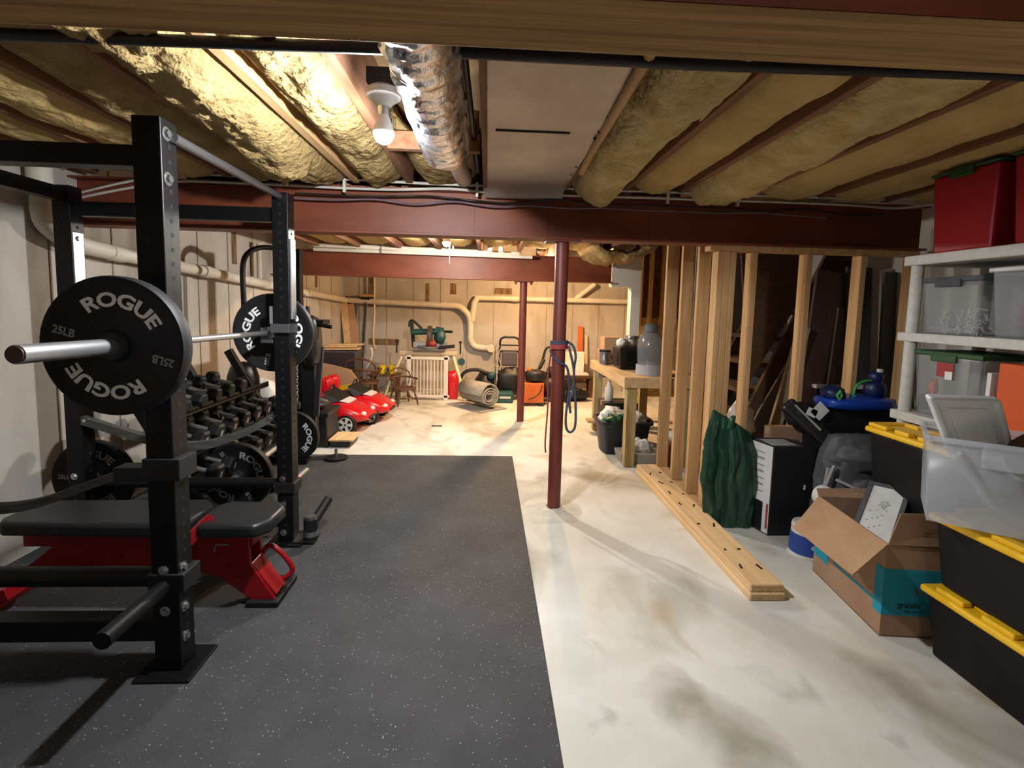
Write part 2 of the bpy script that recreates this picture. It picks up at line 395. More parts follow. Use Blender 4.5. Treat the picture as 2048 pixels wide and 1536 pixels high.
B1 = [(-2.75, -2.44, 'shadowed insulation batt along the left concrete wall', .0, m_insul2, .012),
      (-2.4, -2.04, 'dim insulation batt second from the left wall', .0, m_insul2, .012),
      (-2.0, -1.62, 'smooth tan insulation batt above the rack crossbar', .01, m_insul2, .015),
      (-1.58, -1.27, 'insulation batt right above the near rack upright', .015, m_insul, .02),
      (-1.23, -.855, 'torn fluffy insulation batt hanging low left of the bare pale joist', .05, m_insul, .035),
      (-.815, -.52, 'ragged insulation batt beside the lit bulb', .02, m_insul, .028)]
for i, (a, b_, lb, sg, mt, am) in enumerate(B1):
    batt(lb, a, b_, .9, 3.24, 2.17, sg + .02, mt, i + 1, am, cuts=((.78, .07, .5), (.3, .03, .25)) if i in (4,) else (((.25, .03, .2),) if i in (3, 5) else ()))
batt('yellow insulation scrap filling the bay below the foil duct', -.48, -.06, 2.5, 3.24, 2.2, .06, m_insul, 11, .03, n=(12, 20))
B2 = [(.5, .84, 'bulging torn insulation batt right of the sheet metal panel', .045, m_insul_lift, .03),
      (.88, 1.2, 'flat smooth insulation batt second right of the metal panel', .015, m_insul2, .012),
      (1.24, 1.64, 'puffy insulation batt third right of the metal panel', .045, m_insul_lift, .02),
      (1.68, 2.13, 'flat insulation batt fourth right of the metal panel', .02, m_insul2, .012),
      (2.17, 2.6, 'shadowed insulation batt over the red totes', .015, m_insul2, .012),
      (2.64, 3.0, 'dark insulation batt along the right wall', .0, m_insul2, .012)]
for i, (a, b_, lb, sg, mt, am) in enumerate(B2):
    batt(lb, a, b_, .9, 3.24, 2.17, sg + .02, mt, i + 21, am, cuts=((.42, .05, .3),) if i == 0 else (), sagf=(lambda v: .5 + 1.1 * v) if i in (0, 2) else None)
for i in range(7):
    x = -1.88 + i * .45
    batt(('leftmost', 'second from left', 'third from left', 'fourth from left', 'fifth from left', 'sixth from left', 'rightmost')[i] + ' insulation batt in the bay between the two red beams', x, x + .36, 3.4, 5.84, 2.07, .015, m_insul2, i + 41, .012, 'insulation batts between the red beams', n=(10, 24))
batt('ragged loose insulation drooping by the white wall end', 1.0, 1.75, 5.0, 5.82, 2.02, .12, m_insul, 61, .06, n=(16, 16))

# ------------------------------------------------------------------ beams and posts
def ibeam(name, label, x0, x1, y, z0, z1, fw=.075, m=m_steel):
    t = thing(name, label, 'beam', ((x0 + x1) / 2, y, z0))
    MB().box(x0, x1, y - .006, y + .006, z0 + .012, z1 - .012).build('web', m, t)
    MB().box(x0, x1, y - fw, y + fw, z0, z0 + .013).build('flange', m, t, bevel=.002)
    MB().box(x0, x1, y - fw, y + fw, z1 - .013, z1).build('flange', m, t, bevel=.002)
    return t
bm1 = ibeam('steel_beam', 'long red steel beam across the room resting on the rope-hung post', -2.62, 2.92, 3.32, 1.838, 2.13)
for x in (.38, -.1, 1.05): MB().box(x, x + .004, 3.31, 3.314, 1.86, 2.1).build('weld_line', m_steel2, bm1)
bm2 = ibeam('steel_beam', 'farther red steel beam below white conduits, on the second post', -2.42, 1.45, 5.88, 1.7, 1.99)
b0 = thing('steel_beam', 'dark red beam overhead nearest the viewer with a wooden plate beneath', 'beam', (0, .82, 1.87))
MB().box(-2.8, 3.0, .752, .9, 1.843, 1.87).build('flange', m_steel, b0)
MB().box(-2.8, 3.0, .755, .77, 1.87, 2.13).build('web', m_steel, b0)
MB().box(-2.8, 3.0, .76, .93, 2.13, 2.145).build('flange', m_steel, b0)
MB().box(-2.8, 3.0, .75, .888, 1.832, 1.842).build('nailer_plate', m_plate, b0, bevel=.003, label='tan wooden plate under the beam')
def post(label, x, y, ztop, r, col):
    t = thing('support_post', label, 'post', (x, y, 0))
    MB().cyl((x, y, .03), (x, y, ztop - .012), r, n=28).build('shaft', col, t, smooth=40)
    MB().box(x - .11, x + .11, y - .07, y + .07, ztop - .012, ztop).build('cap_plate', col, t)
    MB().box(x - .07, x + .07, y - .07, y + .07, .012, .03).build('base_plate', m_mortar, t)
    b = MB()
    def fn(u, v):
        a = 2 * pi * u; rr = .05 + .2 * v
        rr *= 1 + .25 * noise.noise(Vector((cos(a) * 1.5, sin(a) * 1.5, x)))
        return (x + rr * cos(a), y + rr * sin(a), .035 * (1 - v) ** 1.5 + .006 * (noise.noise(Vector((rr * cos(a) * 14, rr * sin(a) * 14, 0))) + .4) * (1 - v) - .002 * v)
    b.sheet(fn, 28, 8); b.build('mortar_mound', m_mortar, t, smooth=180)
    return t
post('near red steel column with ropes hanging on it', .483, 3.32, 1.838, .0445, m_steel2)
p2 = post('far thinner red steel column under the second beam', .417, 5.88, 1.7, .043, m_steel2)
for s_ in (-1, 1): MB().box(.417 + s_ * .09 - .012, .417 + s_ * .09 + .012, 5.85, 5.91, 1.66, 1.69).build('bracket', m_steel2, p2)

# ------------------------------------------------------------------ services under the ceiling
t = thing('duct_panel', 'grey sheet metal duct panel screwed under the joists', 'duct', (.21, 2.2, 2.13))
MB().box(-.04, .46, .82, 2.15, 2.128, 2.145).build('panel', m_galv, t, bevel=.003)
b = MB(); b.prism([(2.15, 2.135), (3.1, 2.13), (3.2, 2.11), (3.24, 2.08), (3.252, 2.085), (3.21, 2.125), (3.1, 2.145), (2.15, 2.145)], -.04, .46, 'x')
b.build('panel', m_galv, t, smooth=30)
MB().box(.02, .33, 2.143, 2.158, 2.124, 2.129).build('lap_joint', m_hole, t)
for x in (-.02, .445):
    for y in (1.52, 1.75, 1.95, 2.12, 2.2, 2.65, 2.8, 2.95, 3.05):
        MB().cyl((x, y, 2.122), (x, y, 2.13), .006, n=8).build('screw', m_zinc if y > 2.5 else m_hole, t)
t = thing('foil_duct', 'silver foil wrapped round duct hanging beside the bulb', 'duct', (-.19, 1.6, 2.08))
b = MB(); pts = []; rs = []
for k in range(60):
    y = .9 + k / 59 * 1.38; pts.append((-.188 - .004 * sin(k), y, 2.075 + .02 * sin(y * 2)))
    rs.append((.096 + .006 * sin(k * 2.3) + (.004 if k % 12 == 0 else 0)) * (1 if k < 54 else 1 - (k - 54) * .07))
b.tube(pts, rs, 26)
for i, v in enumerate(b.v):
    n_ = noise.noise(v * 16) * .008 + noise.noise(v * 40) * .004
    b.v[i] = v + Vector((n_, 0, n_))
b.build('foil_sleeve', m_foil, t, smooth=60)
b = MB(); b.tube([(-.185, 2.24, 2.09), (-.17, 2.5, 2.1), (-.15, 2.95, 2.12), (-.15, 3.05, 2.2)], .045, 16); b.build('thin_pipe', m_galv, t, smooth=60)
b = MB(); b.tube([(-.187, 1.43, 2.085), (-.187, 1.45, 2.085)], .103, 26); b.build('band', m_galv, t, smooth=40)
b = MB(); b.tube([(-2.7, 1.52, 2.1), (-1.6, 1.49, 2.095), (-.3, 1.49, 2.11), (.6, 1.46, 2.095), (1.8, 1.42, 2.095)], .016, 10)
tag(b.build('gas_pipe', m_black2, smooth=60), 'black iron pipe running crosswise under the joists', 'pipe')
b = MB(); b.tube([(.42, 1.0, 2.1), (.475, 2.4, 2.13), (.49, 2.75, 2.13)], .018, 8)
tag(b.build('copper_pipe', m_joist_l, smooth=60), 'slim tan pipe along the metal panel right edge', 'pipe')
b = MB(); b.tube([(-.1, .95, 2.2), (-.085, 2.0, 2.18), (-.07, 3.0, 2.18)], .014, 8)
tag(b.build('dark_pipe', m_black2, smooth=60), 'dark thin pipe in the bay between foil duct and metal panel', 'pipe')
def cable(label, pts, r, m, name='cable'):
    b = MB(); b.tube(arcpts(pts, 6), r, 6); return tag(b.build(name, m, smooth=60), label, 'cable')
def wav(z, amp, sd, x0=-2.5, x1=2.9, y=3.235):
    return [(x0 + (x1 - x0) * k / 14, y, z + amp * noise.noise(Vector((k * .9, sd, 0)))) for k in range(15)]
c1 = cable('upper white cable stapled along the long red beam', [(-2.5, 3.235, 2.02), (-2.2, 3.235, 2.1)] + wav(2.155, .02, 1, -1.9, 2.7) + [(2.95, 3.0, 2.16)], .009, m_cable)
cable('lower white cable stapled along the long red beam', [(-2.5, 3.232, 1.99), (-2.2, 3.232, 2.06)] + wav(2.113, .02, 5, -1.9, 2.7) + [(2.95, 3.05, 2.13)], .009, m_cable)
cable('dark thin cable drooping across the long red beam', wav(2.065, .035, 9, -1.2, 2.6, 3.232), .006, m_black2)
cable('lilac grey thin cable under the dark one on the red beam', wav(2.035, .03, 14, -1.2, 2.2, 3.232), .006, m_cable2)
for x in (-.9, -.08, .62, 1.14, 1.6): MB().box(x - .008, x + .008, 3.222, 3.246, 2.08, 2.17).build('cable_clip', m_cable, c1)
t = thing('conduit', 'pair of white plastic conduits along the top of the second beam', 'conduit', (0, 5.78, 2.0))
MB().cyl((-1.95, 5.77, 2.035), (.35, 5.77, 2.0), .026, n=14).build('pipe', m_pvc, t, smooth=60)
MB().cyl((-1.95, 5.77, 1.985), (.5, 5.77, 1.965), .02, n=14).build('pipe', m_pvc, t, smooth=60)
for x in (-1.2, -.4): MB().box(x - .008, x + .008, 5.735, 5.8, 1.96, 2.07).build('strap', m_galv, t)
t = thing('valve_fitting', 'two white plastic valve caps above the second beam', 'fitting', (.1, 5.6, 2.0))
for x in (.02, .14): MB().lathe([(.03, 0), (.03, .07), (.045, .07), (.045, .11), (.02, .12)], 14, o=(x, 5.62, 2.0)).build('cap', m_pvc, t, smooth=40)
# left drain pipe
t = thing('drain_pipe', 'white plastic drain pipe running down along the left wall', 'pipe', (-2.5, 3, 1.7))
X = lambda y: xw(y) + .075
P = arcpts([(X(2.98), 2.98, 2.38), (X(2.98), 2.98, 2.0), (X(3.0), 3.0, 1.8), (X(3.2), 3.2, 1.715), (X(3.5), 3.5, 1.69)], 6)
MB().tube(P, .05, 14).build('elbow', m_pvc, t, smooth=60)
MB().tube([(X(3.45), 3.45, 1.69), (X(8.2), 8.22, 1.44)], .045, 14).build('pipe', m_pvc, t, smooth=60)
for y, z in ((3.5, 1.688), (4.5, 1.637), (5.6, 1.58), (6.7, 1.52), (2.98, 0)):
    if z: MB().tube([(X(y), y - .06, z + .003), (X(y), y + .06, z - .003)], .053, 14).build('coupling', m_pvc, t, smooth=60)
MB().tube([(X(2.98), 2.98, 2.02), (X(2.98), 2.98, 2.15)], .06, 14).build('coupling', m_pvc, t, smooth=60)
t = thing('waste_pipe', 'cream plastic waste pipe across the back wall dropping to a round cap', 'pipe', (-.5, 8.25, 1.4))
MB().tube([(X(8.2) + .02, 8.26, 1.44), (-.62, 8.26, 1.395)], .045, 14).build('pipe', m_pvc, t, smooth=60)
MB().tube(arcpts([(-.64, 8.26, 1.395), (-.5, 8.26, 1.39), (-.4, 8.26, 1.34), (-.3, 8.26, 1.22), (-.27, 8.26, 1.0), (-.27, 8.26, .85), (-.2, 8.26, .74), (-.05, 8.26, .71), (.04, 8.24, .71)], 5), .05, 14).build('elbow', m_pvc, t, smooth=60)
MB().tube([(-.25, 8.26, 1.15), (-.22, 8.26, 1.45), (-.17, 8.26, 1.53)], .05, 14).build('riser', m_pvc, t, smooth=60)
MB().cyl((.07, 8.17, .71), (.07, 8.24, .71), .065, n=20).build('end_cap', m_pvc, t, smooth=40)
MB().tube([(-.2, 8.26, 1.53), (2.45, 8.26, 1.53)], .043, 14).build('pipe', m_pvc, t, smooth=60)
MB().tube([(1.45, 8.26, 1.55), (1.75, 8.2, 1.8)], .04, 12).build('branch', m_pvc, t, smooth=60)
for x in (-.7, -1.75, .45, 1.1): MB().tube([(x - .05, 8.26, 1.53 if x > 0 else 1.397 + (-x - .6) * .025), (x + .05, 8.26, 1.53 if x > 0 else 1.397 + (-x - .7) * .025)], .05, 14).build('coupling', m_pvc, t, smooth=60)
b = MB(); b.tube(arcpts([(-1.83, 8.24, 1.95), (-1.83, 8.24, 1.2), (-1.85, 8.24, .95), (-1.84, 8.24, .72), (-1.8, 8.22, .68), (-1.86, 8.22, .66)], 5), .014, 8)
tag(b.build('hanging_conduit', m_pvc, smooth=60), 'thin white conduit hanging down the back wall beside the broom', 'conduit')
t = thing('wall_conduit', 'short vertical pipe bundle on the left wall behind the tower handle', 'pipe', (-2.55, 5.6, 1.6))
MB().tube([(xw(5.55) + .02, 5.55, 2.0), (xw(5.55) + .02, 5.55, 1.6)], .025, 8).build('pipe', m_pvc, t, smooth=60)
MB().tube([(xw(5.4) + .02, 5.4, 2.0), (xw(5.4) + .02, 5.4, 1.65)], .015, 8).build('pipe', m_rust, t, smooth=60)

# ------------------------------------------------------------------ bulbs
def bulb_mat(name, col, st):
    m = bpy.data.materials.new(name); m.use_nodes = True; nt = m.node_tree; nt.nodes.clear()
    e = nt.nodes.new('ShaderNodeEmission'); e.inputs[0].default_value = col; e.inputs[1].default_value = st
    o = nt.nodes.new('ShaderNodeOutputMaterial'); nt.links.new(e.outputs[0], o.inputs[0]); return m
def lamp(label, x, y, z, m, up=.0):
    t = thing('ceiling_bulb', label, 'light bulb', (x, y, z + .15))
    MB().lathe([(.001, -.04), (.012, -.038), (.022, -.032), (.03, -.022), (.035, -.01), (.036, 0)], 24, o=(x, y, z)).build('bulb_dome', m, t, smooth=180)
    MB().lathe([(.0362, .0), (.036, .004), (.03, .025), (.021, .05), (.018, .06)], 24, o=(x, y, z)).build('bulb_collar', m_porc, t, smooth=60)
    MB().lathe([(.018, .05), (.02, .07), (.022, .09)], 14, o=(x, y, z)).build('bulb_base', m_zinc, t, smooth=40)
    MB().lathe([(.02, .085), (.035, .1), (.06, .12), (.062, .14), (.05, .15)], 24, o=(x, y, z)).build('lampholder', m_porc, t, smooth=40)
    MB().box(x - .05, x + .05, y - .05, y + .05, z + .15, z + .2).build('junction_box', m_black2, t)
    MB().cyl((x + .03, y, z + .1), (x + .03, y, z - .0), .0015, n=5).build('pull_chain', m_zinc, t)
    return t
lamp('bright bare bulb on a white lampholder beside the foil duct', -.377, 1.85, 2.0, bulb_mat('bulb_near', (.97, .985, 1, 1), BULB_NEAR))
b2l = lamp('second lit bare bulb farther back between the red beams', -.388, 4.7, 1.975, bulb_mat('bulb_mid', (1, .93, .83, 1), BULB_MID))
lamp('warm bulb lighting the workshop behind the far beam', .7, 6.7, 2.0, bulb_mat('bulb_far', (1, .6, .28, 1), BULB_FAR))
lamp('dim fill bulb added behind the viewer', .5, -1.2, 2.1, bulb_mat('bulb_fill', (1, .95, .88, 1), BULB_FILL))  # added fill with no seen source, brightens faces turned to the camera

MB().cyl((-.388 + .03, 4.69, 1.98), (-.388 + .035, 4.69, 1.78), .005, n=6).build('pull_cord', m_cable, b2l)
# ------------------------------------------------------------------ rubber mat
t = MB().box(-2.45, .257, -2.2, 4.55, 0, .012)
tag(t.build('rubber_mat', m_rubber, bevel=.002), 'big black speckled rubber gym mat on the concrete floor', 'mat')
MZ = .0125

# ------------------------------------------------------------------ power rack
rack = thing('power_rack', 'black steel power rack with a loaded barbell on the left', 'power rack', (-1.7, 2.35, MZ))
UP = [(-1.2055, -1.1105, 1.8, 1.89, 2.01), (-1.177, -1.09, 2.825, 2.915, 1.985), (-2.315, -2.225, 2.825, 2.915, 1.985), (-2.315, -2.225, 1.8, 1.89, 1.985)]
for x0, x1, y0, y1, zt in UP:
    u = MB().box(x0, x1, y0, y1, MZ + .01, zt).build('upright', m_black, rack, bevel=.004)
    h = MB()
    for k in range(38):
        z = .12 + k * .05
        if z < zt - .03:
            h.cyl((x1 - .004, (y0 + y1) / 2, z), (x1 + .0006, (y0 + y1) / 2, z), .0085, n=10)
            h.cyl(((x0 + x1) / 2, y0 + .004, z), ((x0 + x1) / 2, y0 - .0006, z), .0085, n=10)
    h.build('bolt_hole', m_hole, u, kind='stuff')
for (x, y) in ((-1.155, 1.845), (-1.13, 2.87), (-2.27, 2.87), (-2.27, 1.845)):
    MB().box(x - .1, x + .1, y - .1, y + .1, MZ, MZ + .01).build('base_plate', m_black, rack, bevel=.002)
MB().box(-2.225, -1.2055, 1.81, 1.88, 1.845, 1.915).build('top_crossmember', m_black, rack, bevel=.003)
MB().box(-2.225, -1.177, 2.84, 2.9, 1.83, 1.905).build('top_crossmember', m_black, rack, bevel=.003)
MB().box(-2.3, -2.24, 1.89, 2.825, 1.9, 1.97).build('top_crossmember', m_black, rack, bevel=.003)
MB().box(-2.225, -1.2055, 1.81, 1.88, .13, .21).build('bottom_crossmember', m_black, rack, bevel=.003)
MB().box(-2.225, -1.177, 2.84, 2.9, .1, .17).build('bottom_crossmember', m_black, rack, bevel=.003)
MB().cyl((-1.1, 1.85, 1.955), (-1.14, 2.87, 1.965), .018, n=16).build('pull_up_bar', M('knurled_bar', '#6f7074', .4, .8), rack, smooth=40)
MB().cyl((-2.225, 1.845, .365), (-1.2055, 1.845, .365), .036, n=18).build('lower_tube', m_black, rack, smooth=40)
MB().cyl((-2.225, 2.87, .352), (-1.177, 2.87, .352), .03, n=18).build('lower_tube', m_black, rack, smooth=40)
MB().cyl((-1.16, 1.8, .35), (-1.16, 1.5, .35), .028, n=18).build('storage_peg', m_black, rack, smooth=40)
MB().cyl((-1.14, 2.915, .325), (-1.14, 3.18, .325), .02, n=16).build('storage_peg', M('grey_peg', '#77787a', .4, .5), rack, smooth=40)
for (x0, x1, y0, y1, z0, z1) in ((-1.215, -1.085, 1.79, 1.9, .75, .83), (-1.215, -1.085, 1.79, 1.9, .33, .4), (-1.187, -1.075, 2.815, 2.925, .31, .37)):
    MB().box(x0, x1, y0, y1, z0, z1).build('tube_bracket', m_black2, rack, bevel=.004)
j = MB().box(-1.187, -1.085, 2.8, 2.93, 1.225, 1.275).box(-1.245, -1.187, 2.835, 2.905, 1.165, 1.185).box(-1.255, -1.245, 2.835, 2.905, 1.165, 1.25)
j.build('bar_hook', M('hook_grey', '#5b5d60', .4, .6), rack, bevel=.003)
MB().box(-1.192, -1.187, 2.81, 2.86, 1.275, 1.37).build('hook_liner', M('liner_grey', '#8e8f92', .4, .3), rack)
MB().box(-1.215, -1.1, 1.79, 1.9, 1.25, 1.3).box(-1.265, -1.2, 1.81, 1.88, 1.195, 1.215).build('bar_hook', m_black2, rack, bevel=.003)
bl = [((-1.16, 1.8, z), (0, -1, 0)) for z in (.412, .256)] + [((-1.145, 2.825, z), (0, -1, 0)) for z in (.392, .242, .075)]
bl += [((-2.28, 2.825, z), (0, -1, 0)) for z in (.4, .246)] + [((-1.1105, 1.83, z), (1, 0, 0)) for z in (1.96, 1.81, .41, .256, .14)]
bl += [((-1.32, 1.845, .77), (0, -1, 0)), ((-1.21, 2.82, .745), (0, -1, 0)), ((-2.2, 2.82, .72), (0, -1, 0)), ((-1.09, 2.87, 1.7), (1, 0, 0)), ((-2.225, 2.87, 1.71), (1, 0, 0)), ((-1.18, 2.83, .35), (0, -1, 0))]
for p, d in bl:
    p = Vector(p); d = Vector(d); R = 1.25 if d.x and p.z > 1.5 else 1
    b = MB(); b.cyl(p, p + d * .003, .019 * R, n=18); b.cyl(p + d * .003, p + d * .013, .013 * R, .011 * R, n=6); b.build('bolt', m_zinc, rack)
MB().box(-1.09, -1.08, 2.84, 2.9, 1.3, 1.74).build('gusset_plate', M('gusset_grey', '#aeb3b8', .35, .7), rack, bevel=.002)
MB().box(-2.225, -2.2225, 2.835, 2.905, 1.45, 1.74).build('gusset_plate', M('gusset_white', '#c9ccd0', .35, .5), rack)
def ribbon(pts, w, th, name, parent):
    P = arcpts(pts, 6); b = MB(); vs = []
    for p in P: vs += [(p.x, p.y - th, p.z + w / 2), (p.x, p.y + th, p.z + w / 2), (p.x, p.y + th, p.z - w / 2), (p.x, p.y - th, p.z - w / 2)]
    n = len(P); fs = [(i * 4 + a, i * 4 + (a + 1) % 4, i * 4 + 4 + (a + 1) % 4, i * 4 + 4 + a) for i in range(n - 1) for a in range(4)] + [(0, 1, 2, 3), (n * 4 - 4, n * 4 - 3, n * 4 - 2, n * 4 - 1)]
    return b.add(vs, fs).build(name, m_strap, parent, smooth=60)
ribbon([(-2.22, 2.83, .72), (-2.0, 2.83, .65), (-1.75, 2.83, .585), (-1.55, 2.83, .59), (-1.35, 2.83, .66), (-1.2, 2.83, .745)], .045, .02, 'safety_strap', rack)
ribbon([(-2.24, 1.845, .76), (-2.05, 1.845, .66), (-1.85, 1.845, .625), (-1.65, 1.845, .64), (-1.45, 1.845, .71), (-1.3, 1.845, .77)], .03, .022, 'safety_strap', rack)
MB().box(-1.33, -1.2, 1.81, 1.88, .74, .79).build('strap_anchor', m_black2, rack, bevel=.004)
lm = thing('landmine_sleeve', 'chrome and black swivel sleeve bolted beside the far rack foot', 'gym attachment', (-1.02, 2.87, MZ))
MB().box(-1.09, -.97, 2.8, 2.92, MZ + .01, .03).build('foot_plate', m_black2, lm)
MB().cyl((-1.0, 2.85, .03), (-1.0, 2.85, .15), .04, n=20).build('barrel', m_black2, lm, smooth=40)
MB().cyl((-1.0, 2.85, .05), (-1.0, 2.85, .08), .042, n=20).build('ring', m_zinc, lm, smooth=40)
MB().cyl((-1.0, 2.85, .15), (-1.0, 2.85, .165), .03, n=20).build('cap', m_zinc, lm, smooth=40)
MB().cyl((-.99, 2.88, .12), (-.95, 3.02, .2), .026, n=16).build('socket', m_black2, lm, smooth=40)

# ------------------------------------------------------------------ plates and barbells
def plate_parts(t, c, rotd, R=.225, th=.06, wt='25LB', mark=m_letter, front=True):
    x, y, z = c
    pr = [(.026, 0), (.045, 0), (.05, .004), (.052, .012), (R - .03, .012), (R - .012, .003), (R - .004, .004), (R, .012), (R, th - .012), (R - .004, th - .004), (R - .012, th - .003), (R - .03, th - .012), (.05, th - .006), (.045, th), (.026, th)]
    b = MB(); b.lathe(pr, 56, 'y', c); b.f = [f for f in b.f if len(f) == 4]; n = 56; k = len(pr) - 1
    b.f += [(k * n + j, k * n + (j + 1) % n, (j + 1) % n, j) for j in range(n)]
    disc = b.build('disc', m_rubberb, t, smooth=35)
    b = MB(); b.lathe([(.028, -.001), (.042, -.001), (.042, .004), (.028, .004)], 32, 'y', c); b.build('hub_ring', M('hub_grey', '#2c2c2d', .5, .3) if 'hub_grey' not in bpy.data.materials else bpy.data.materials['hub_grey'], t, smooth=35)
    for txt, sz, arc, a, bo in (('ROGUE', .062, .128, 90, .035), ('ROGUE', .062, .128, 270, .035)):
        b = MB(); b.M = Matrix.Translation((x, y + .0118, z)); b.text(txt, sz, .0008, bo, 1.25, arc * R / .225, a + rotd); b.build('lettering', mark, t)
    for a in (178, -2):
        ra = radians(a + rotd); rr = .158 * R / .225
        b = MB(); b.M = Matrix.Translation((x + rr * cos(ra), y + .0118, z + rr * sin(ra))); b.text(wt, .036, .0008, .03, .95, None, 90 + rotd + (180 if a == -2 else 0)); b.build('lettering', m_letterg, t)
def plate(label, c, rotd, **k):
    t = thing('bumper_plate', label, 'weight plate', c); plate_parts(t, c, rotd, **k); return t
BX = -1.23
def bxx(y): return -1.182 - (y - 1.31) * .031
bb = thing('barbell', 'chrome barbell resting on the rack hooks through two plates', 'barbell', (BX, 2.3, 1.225))
def bz(y): return 1.25 - (y - 1.31) * .02
def bp(y): return (bxx(y), y, bz(y))
MB().cyl(bp(1.74), bp(2.9), .014, n=16).build('shaft', m_steelb, bb, smooth=40)
MB().cyl(bp(1.31), bp(1.72), .0252, n=28).build('sleeve', m_steelb, bb, smooth=40)
MB().cyl(bp(1.305), bp(1.312), .022, n=28).build('end_cap', M('end_cap_brown', '#4a2c22', .5), bb, smooth=40)
MB().cyl(bp(1.72), bp(1.745), .038, n=24).build('collar', m_steelb, bb, smooth=40)
MB().cyl(bp(2.885), bp(2.91), .036, n=24).build('collar', m_steelb, bb, smooth=40)
MB().cyl(bp(2.91), bp(3.32), .0252, n=28).build('sleeve', m_steelb, bb, smooth=40)
plate('near big black plate loaded on the barbell, nearest the viewer', (bxx(1.66), 1.645, bz(1.66)), -15)
plate('far big black plate loaded on the barbell behind the second upright', (bxx(2.95), 2.93, bz(2.95)), 80)
plate('black plate stored low on the back left upright of the rack', (-2.275, 2.93, .345), -2, mark=m_letterg)
fb = thing('floor_barbell', 'short silver bar low on the mat joining two floor plates', 'barbell', (-1.63, 3.7, .23))
MB().cyl((-1.63, 3.2, .235), (-1.685, 4.5, .235), .0245, n=16).build('shaft', m_steelb, fb, smooth=40)
plate('black plate on the near end of the floor bar by the dumbbell rack', (-1.63, 3.28, .238), -58, mark=m_letterg)
plate('black plate on the far end of the floor bar by the black box', (-1.66, 4.3, .236), -93, R=.222)

# ------------------------------------------------------------------ adjustable bench
bn = thing('weight_bench', 'adjustable weight bench with black pads on a red frame inside the rack', 'bench', (-1.5, 2.3, MZ))
def pad(x0, x1, y0, y1, z0, z1, taper=0):
    b = MB(); b.prism([(x0 + .03, y0 + taper), (x0, y0 + .05 + taper), (x0, y1 - .05 - taper), (x0 + .03, y1 - taper), (x1 - .05, y1), (x1, y1 - .06), (x1, y0 + .06), (x1 - .05, y0)], z0, z1, 'z'); return b
pad(-2.1, -1.29, 2.14, 2.44, .365, .43, .02).build('back_pad', m_vinyl, bn, bevel=.018, seg=3, smooth=40)
pad(-1.265, -.945, 2.14, 2.42, .365, .428).build('seat_pad', m_vinyl, bn, bevel=.018, seg=3, smooth=40)
for y0, y1 in ((2.225, 2.245), (2.33, 2.35)):
    b = MB(); b.prism([(-2.28, .03), (-2.14, .03), (-1.97, .135), (-1.65, .15), (-1.45, .2), (-1.36, .195), (-1.2, .15), (-1.05, .035), (-.945, .035), (-1.055, .21), (-1.06, .34), (-1.8, .345), (-1.9, .3), (-1.97, .24), (-2.1, .14)], y0, y1, 'y')
    b.build('frame_plate', m_red, bn, bevel=.002)
MB().box(-2.05, -1.05, 2.245, 2.33, .28, .34).build('spine', m_red, bn, bevel=.004)
bar_mb((-1.06, 2.287, .2), (-.95, 2.287, .05), .1, .02, (1, 0, 1)).build('front_leg', m_red, bn, bevel=.003)
bar_mb((-2.02, 2.2, .13), (-2.25, 2.2, .045), .16, .05).build('rear_leg', m_red, bn, bevel=.003)
MB().box(-2.34, -2.13, 2.08, 2.4, MZ, .035).build('rear_foot', m_red, bn, bevel=.004)
bar_mb((-2.1, 2.17, .122), (-2.2, 2.17, .085), .08, .004).build('sticker', m_paper, bn)
MB().box(-1.07, -.925, 2.2, 2.44, MZ, .04).build('rubber_foot', m_rubberb, bn, bevel=.006)
MB().tube(arcpts([(-1.06, 2.36, .19), (-1.03, 2.37, .225), (-.985, 2.37, .2), (-.93, 2.37, .13), (-.925, 2.37, .09), (-.965, 2.36, .06)], 6), .0125, 10).build('handle', m_red, bn, smooth=60)
bar_mb((-1.27, 2.13, .36), (-1.2, 2.2, .44), .05, .012, (-1, 1, 0)).build('ladder_bracket', m_red, bn)
for x, z in ((-1.2, .25), (-1.15, .2), (-1.45, .26), (-1.62, .25), (-1.1, .14), (-1.75, .22)):
    MB().cyl((x, 2.225, z), (x, 2.215, z), .011, n=8).build('bolt', m_red, bn)
b = MB(); b.tube([(-1.145, 2.2235, .3), (-1.2, 2.2235, .3), (-1.21, 2.2235, .27)], .004, 5); b.build('emblem', m_letterg, bn)

# ------------------------------------------------------------------ dumbbell rack
dr = thing('dumbbell_rack', 'three tier black dumbbell rack along the left wall', 'dumbbell rack', (-1.9, 3.65, 0))
TY0, TY1 = 3.0, 4.28
for y in (TY0, 3.63, TY1):
    bar_mb((-2.16, y, .98), (-1.62, y, .012), .05, .06, (1, 0, .5)).build('upright', m_black, dr, bevel=.003)
    MB().box(-2.2, -1.52, y - .03, y + .03, MZ, .06).build('foot', m_black, dr, bevel=.003)
    MB().cyl((-1.8, y - .026, .4), (-1.8, y - .033, .4), .012, n=10).build('bolt', m_zinc, dr)
tiers = [(-1.95, .72), (-1.85, .5), (-1.77, .28)]
for x, z in tiers:
    for dx, dz in ((-.085, .03), (.085, -.02)):
        b = MB(); b.box(x + dx - .03, x + dx + .03, TY0, TY1, z + dz - .003, z + dz + .003); b.box(x + dx + .026, x + dx + .03, TY0, TY1, z + dz - .02, z + dz + .025)
        b.build('shelf_rail', m_black, dr)
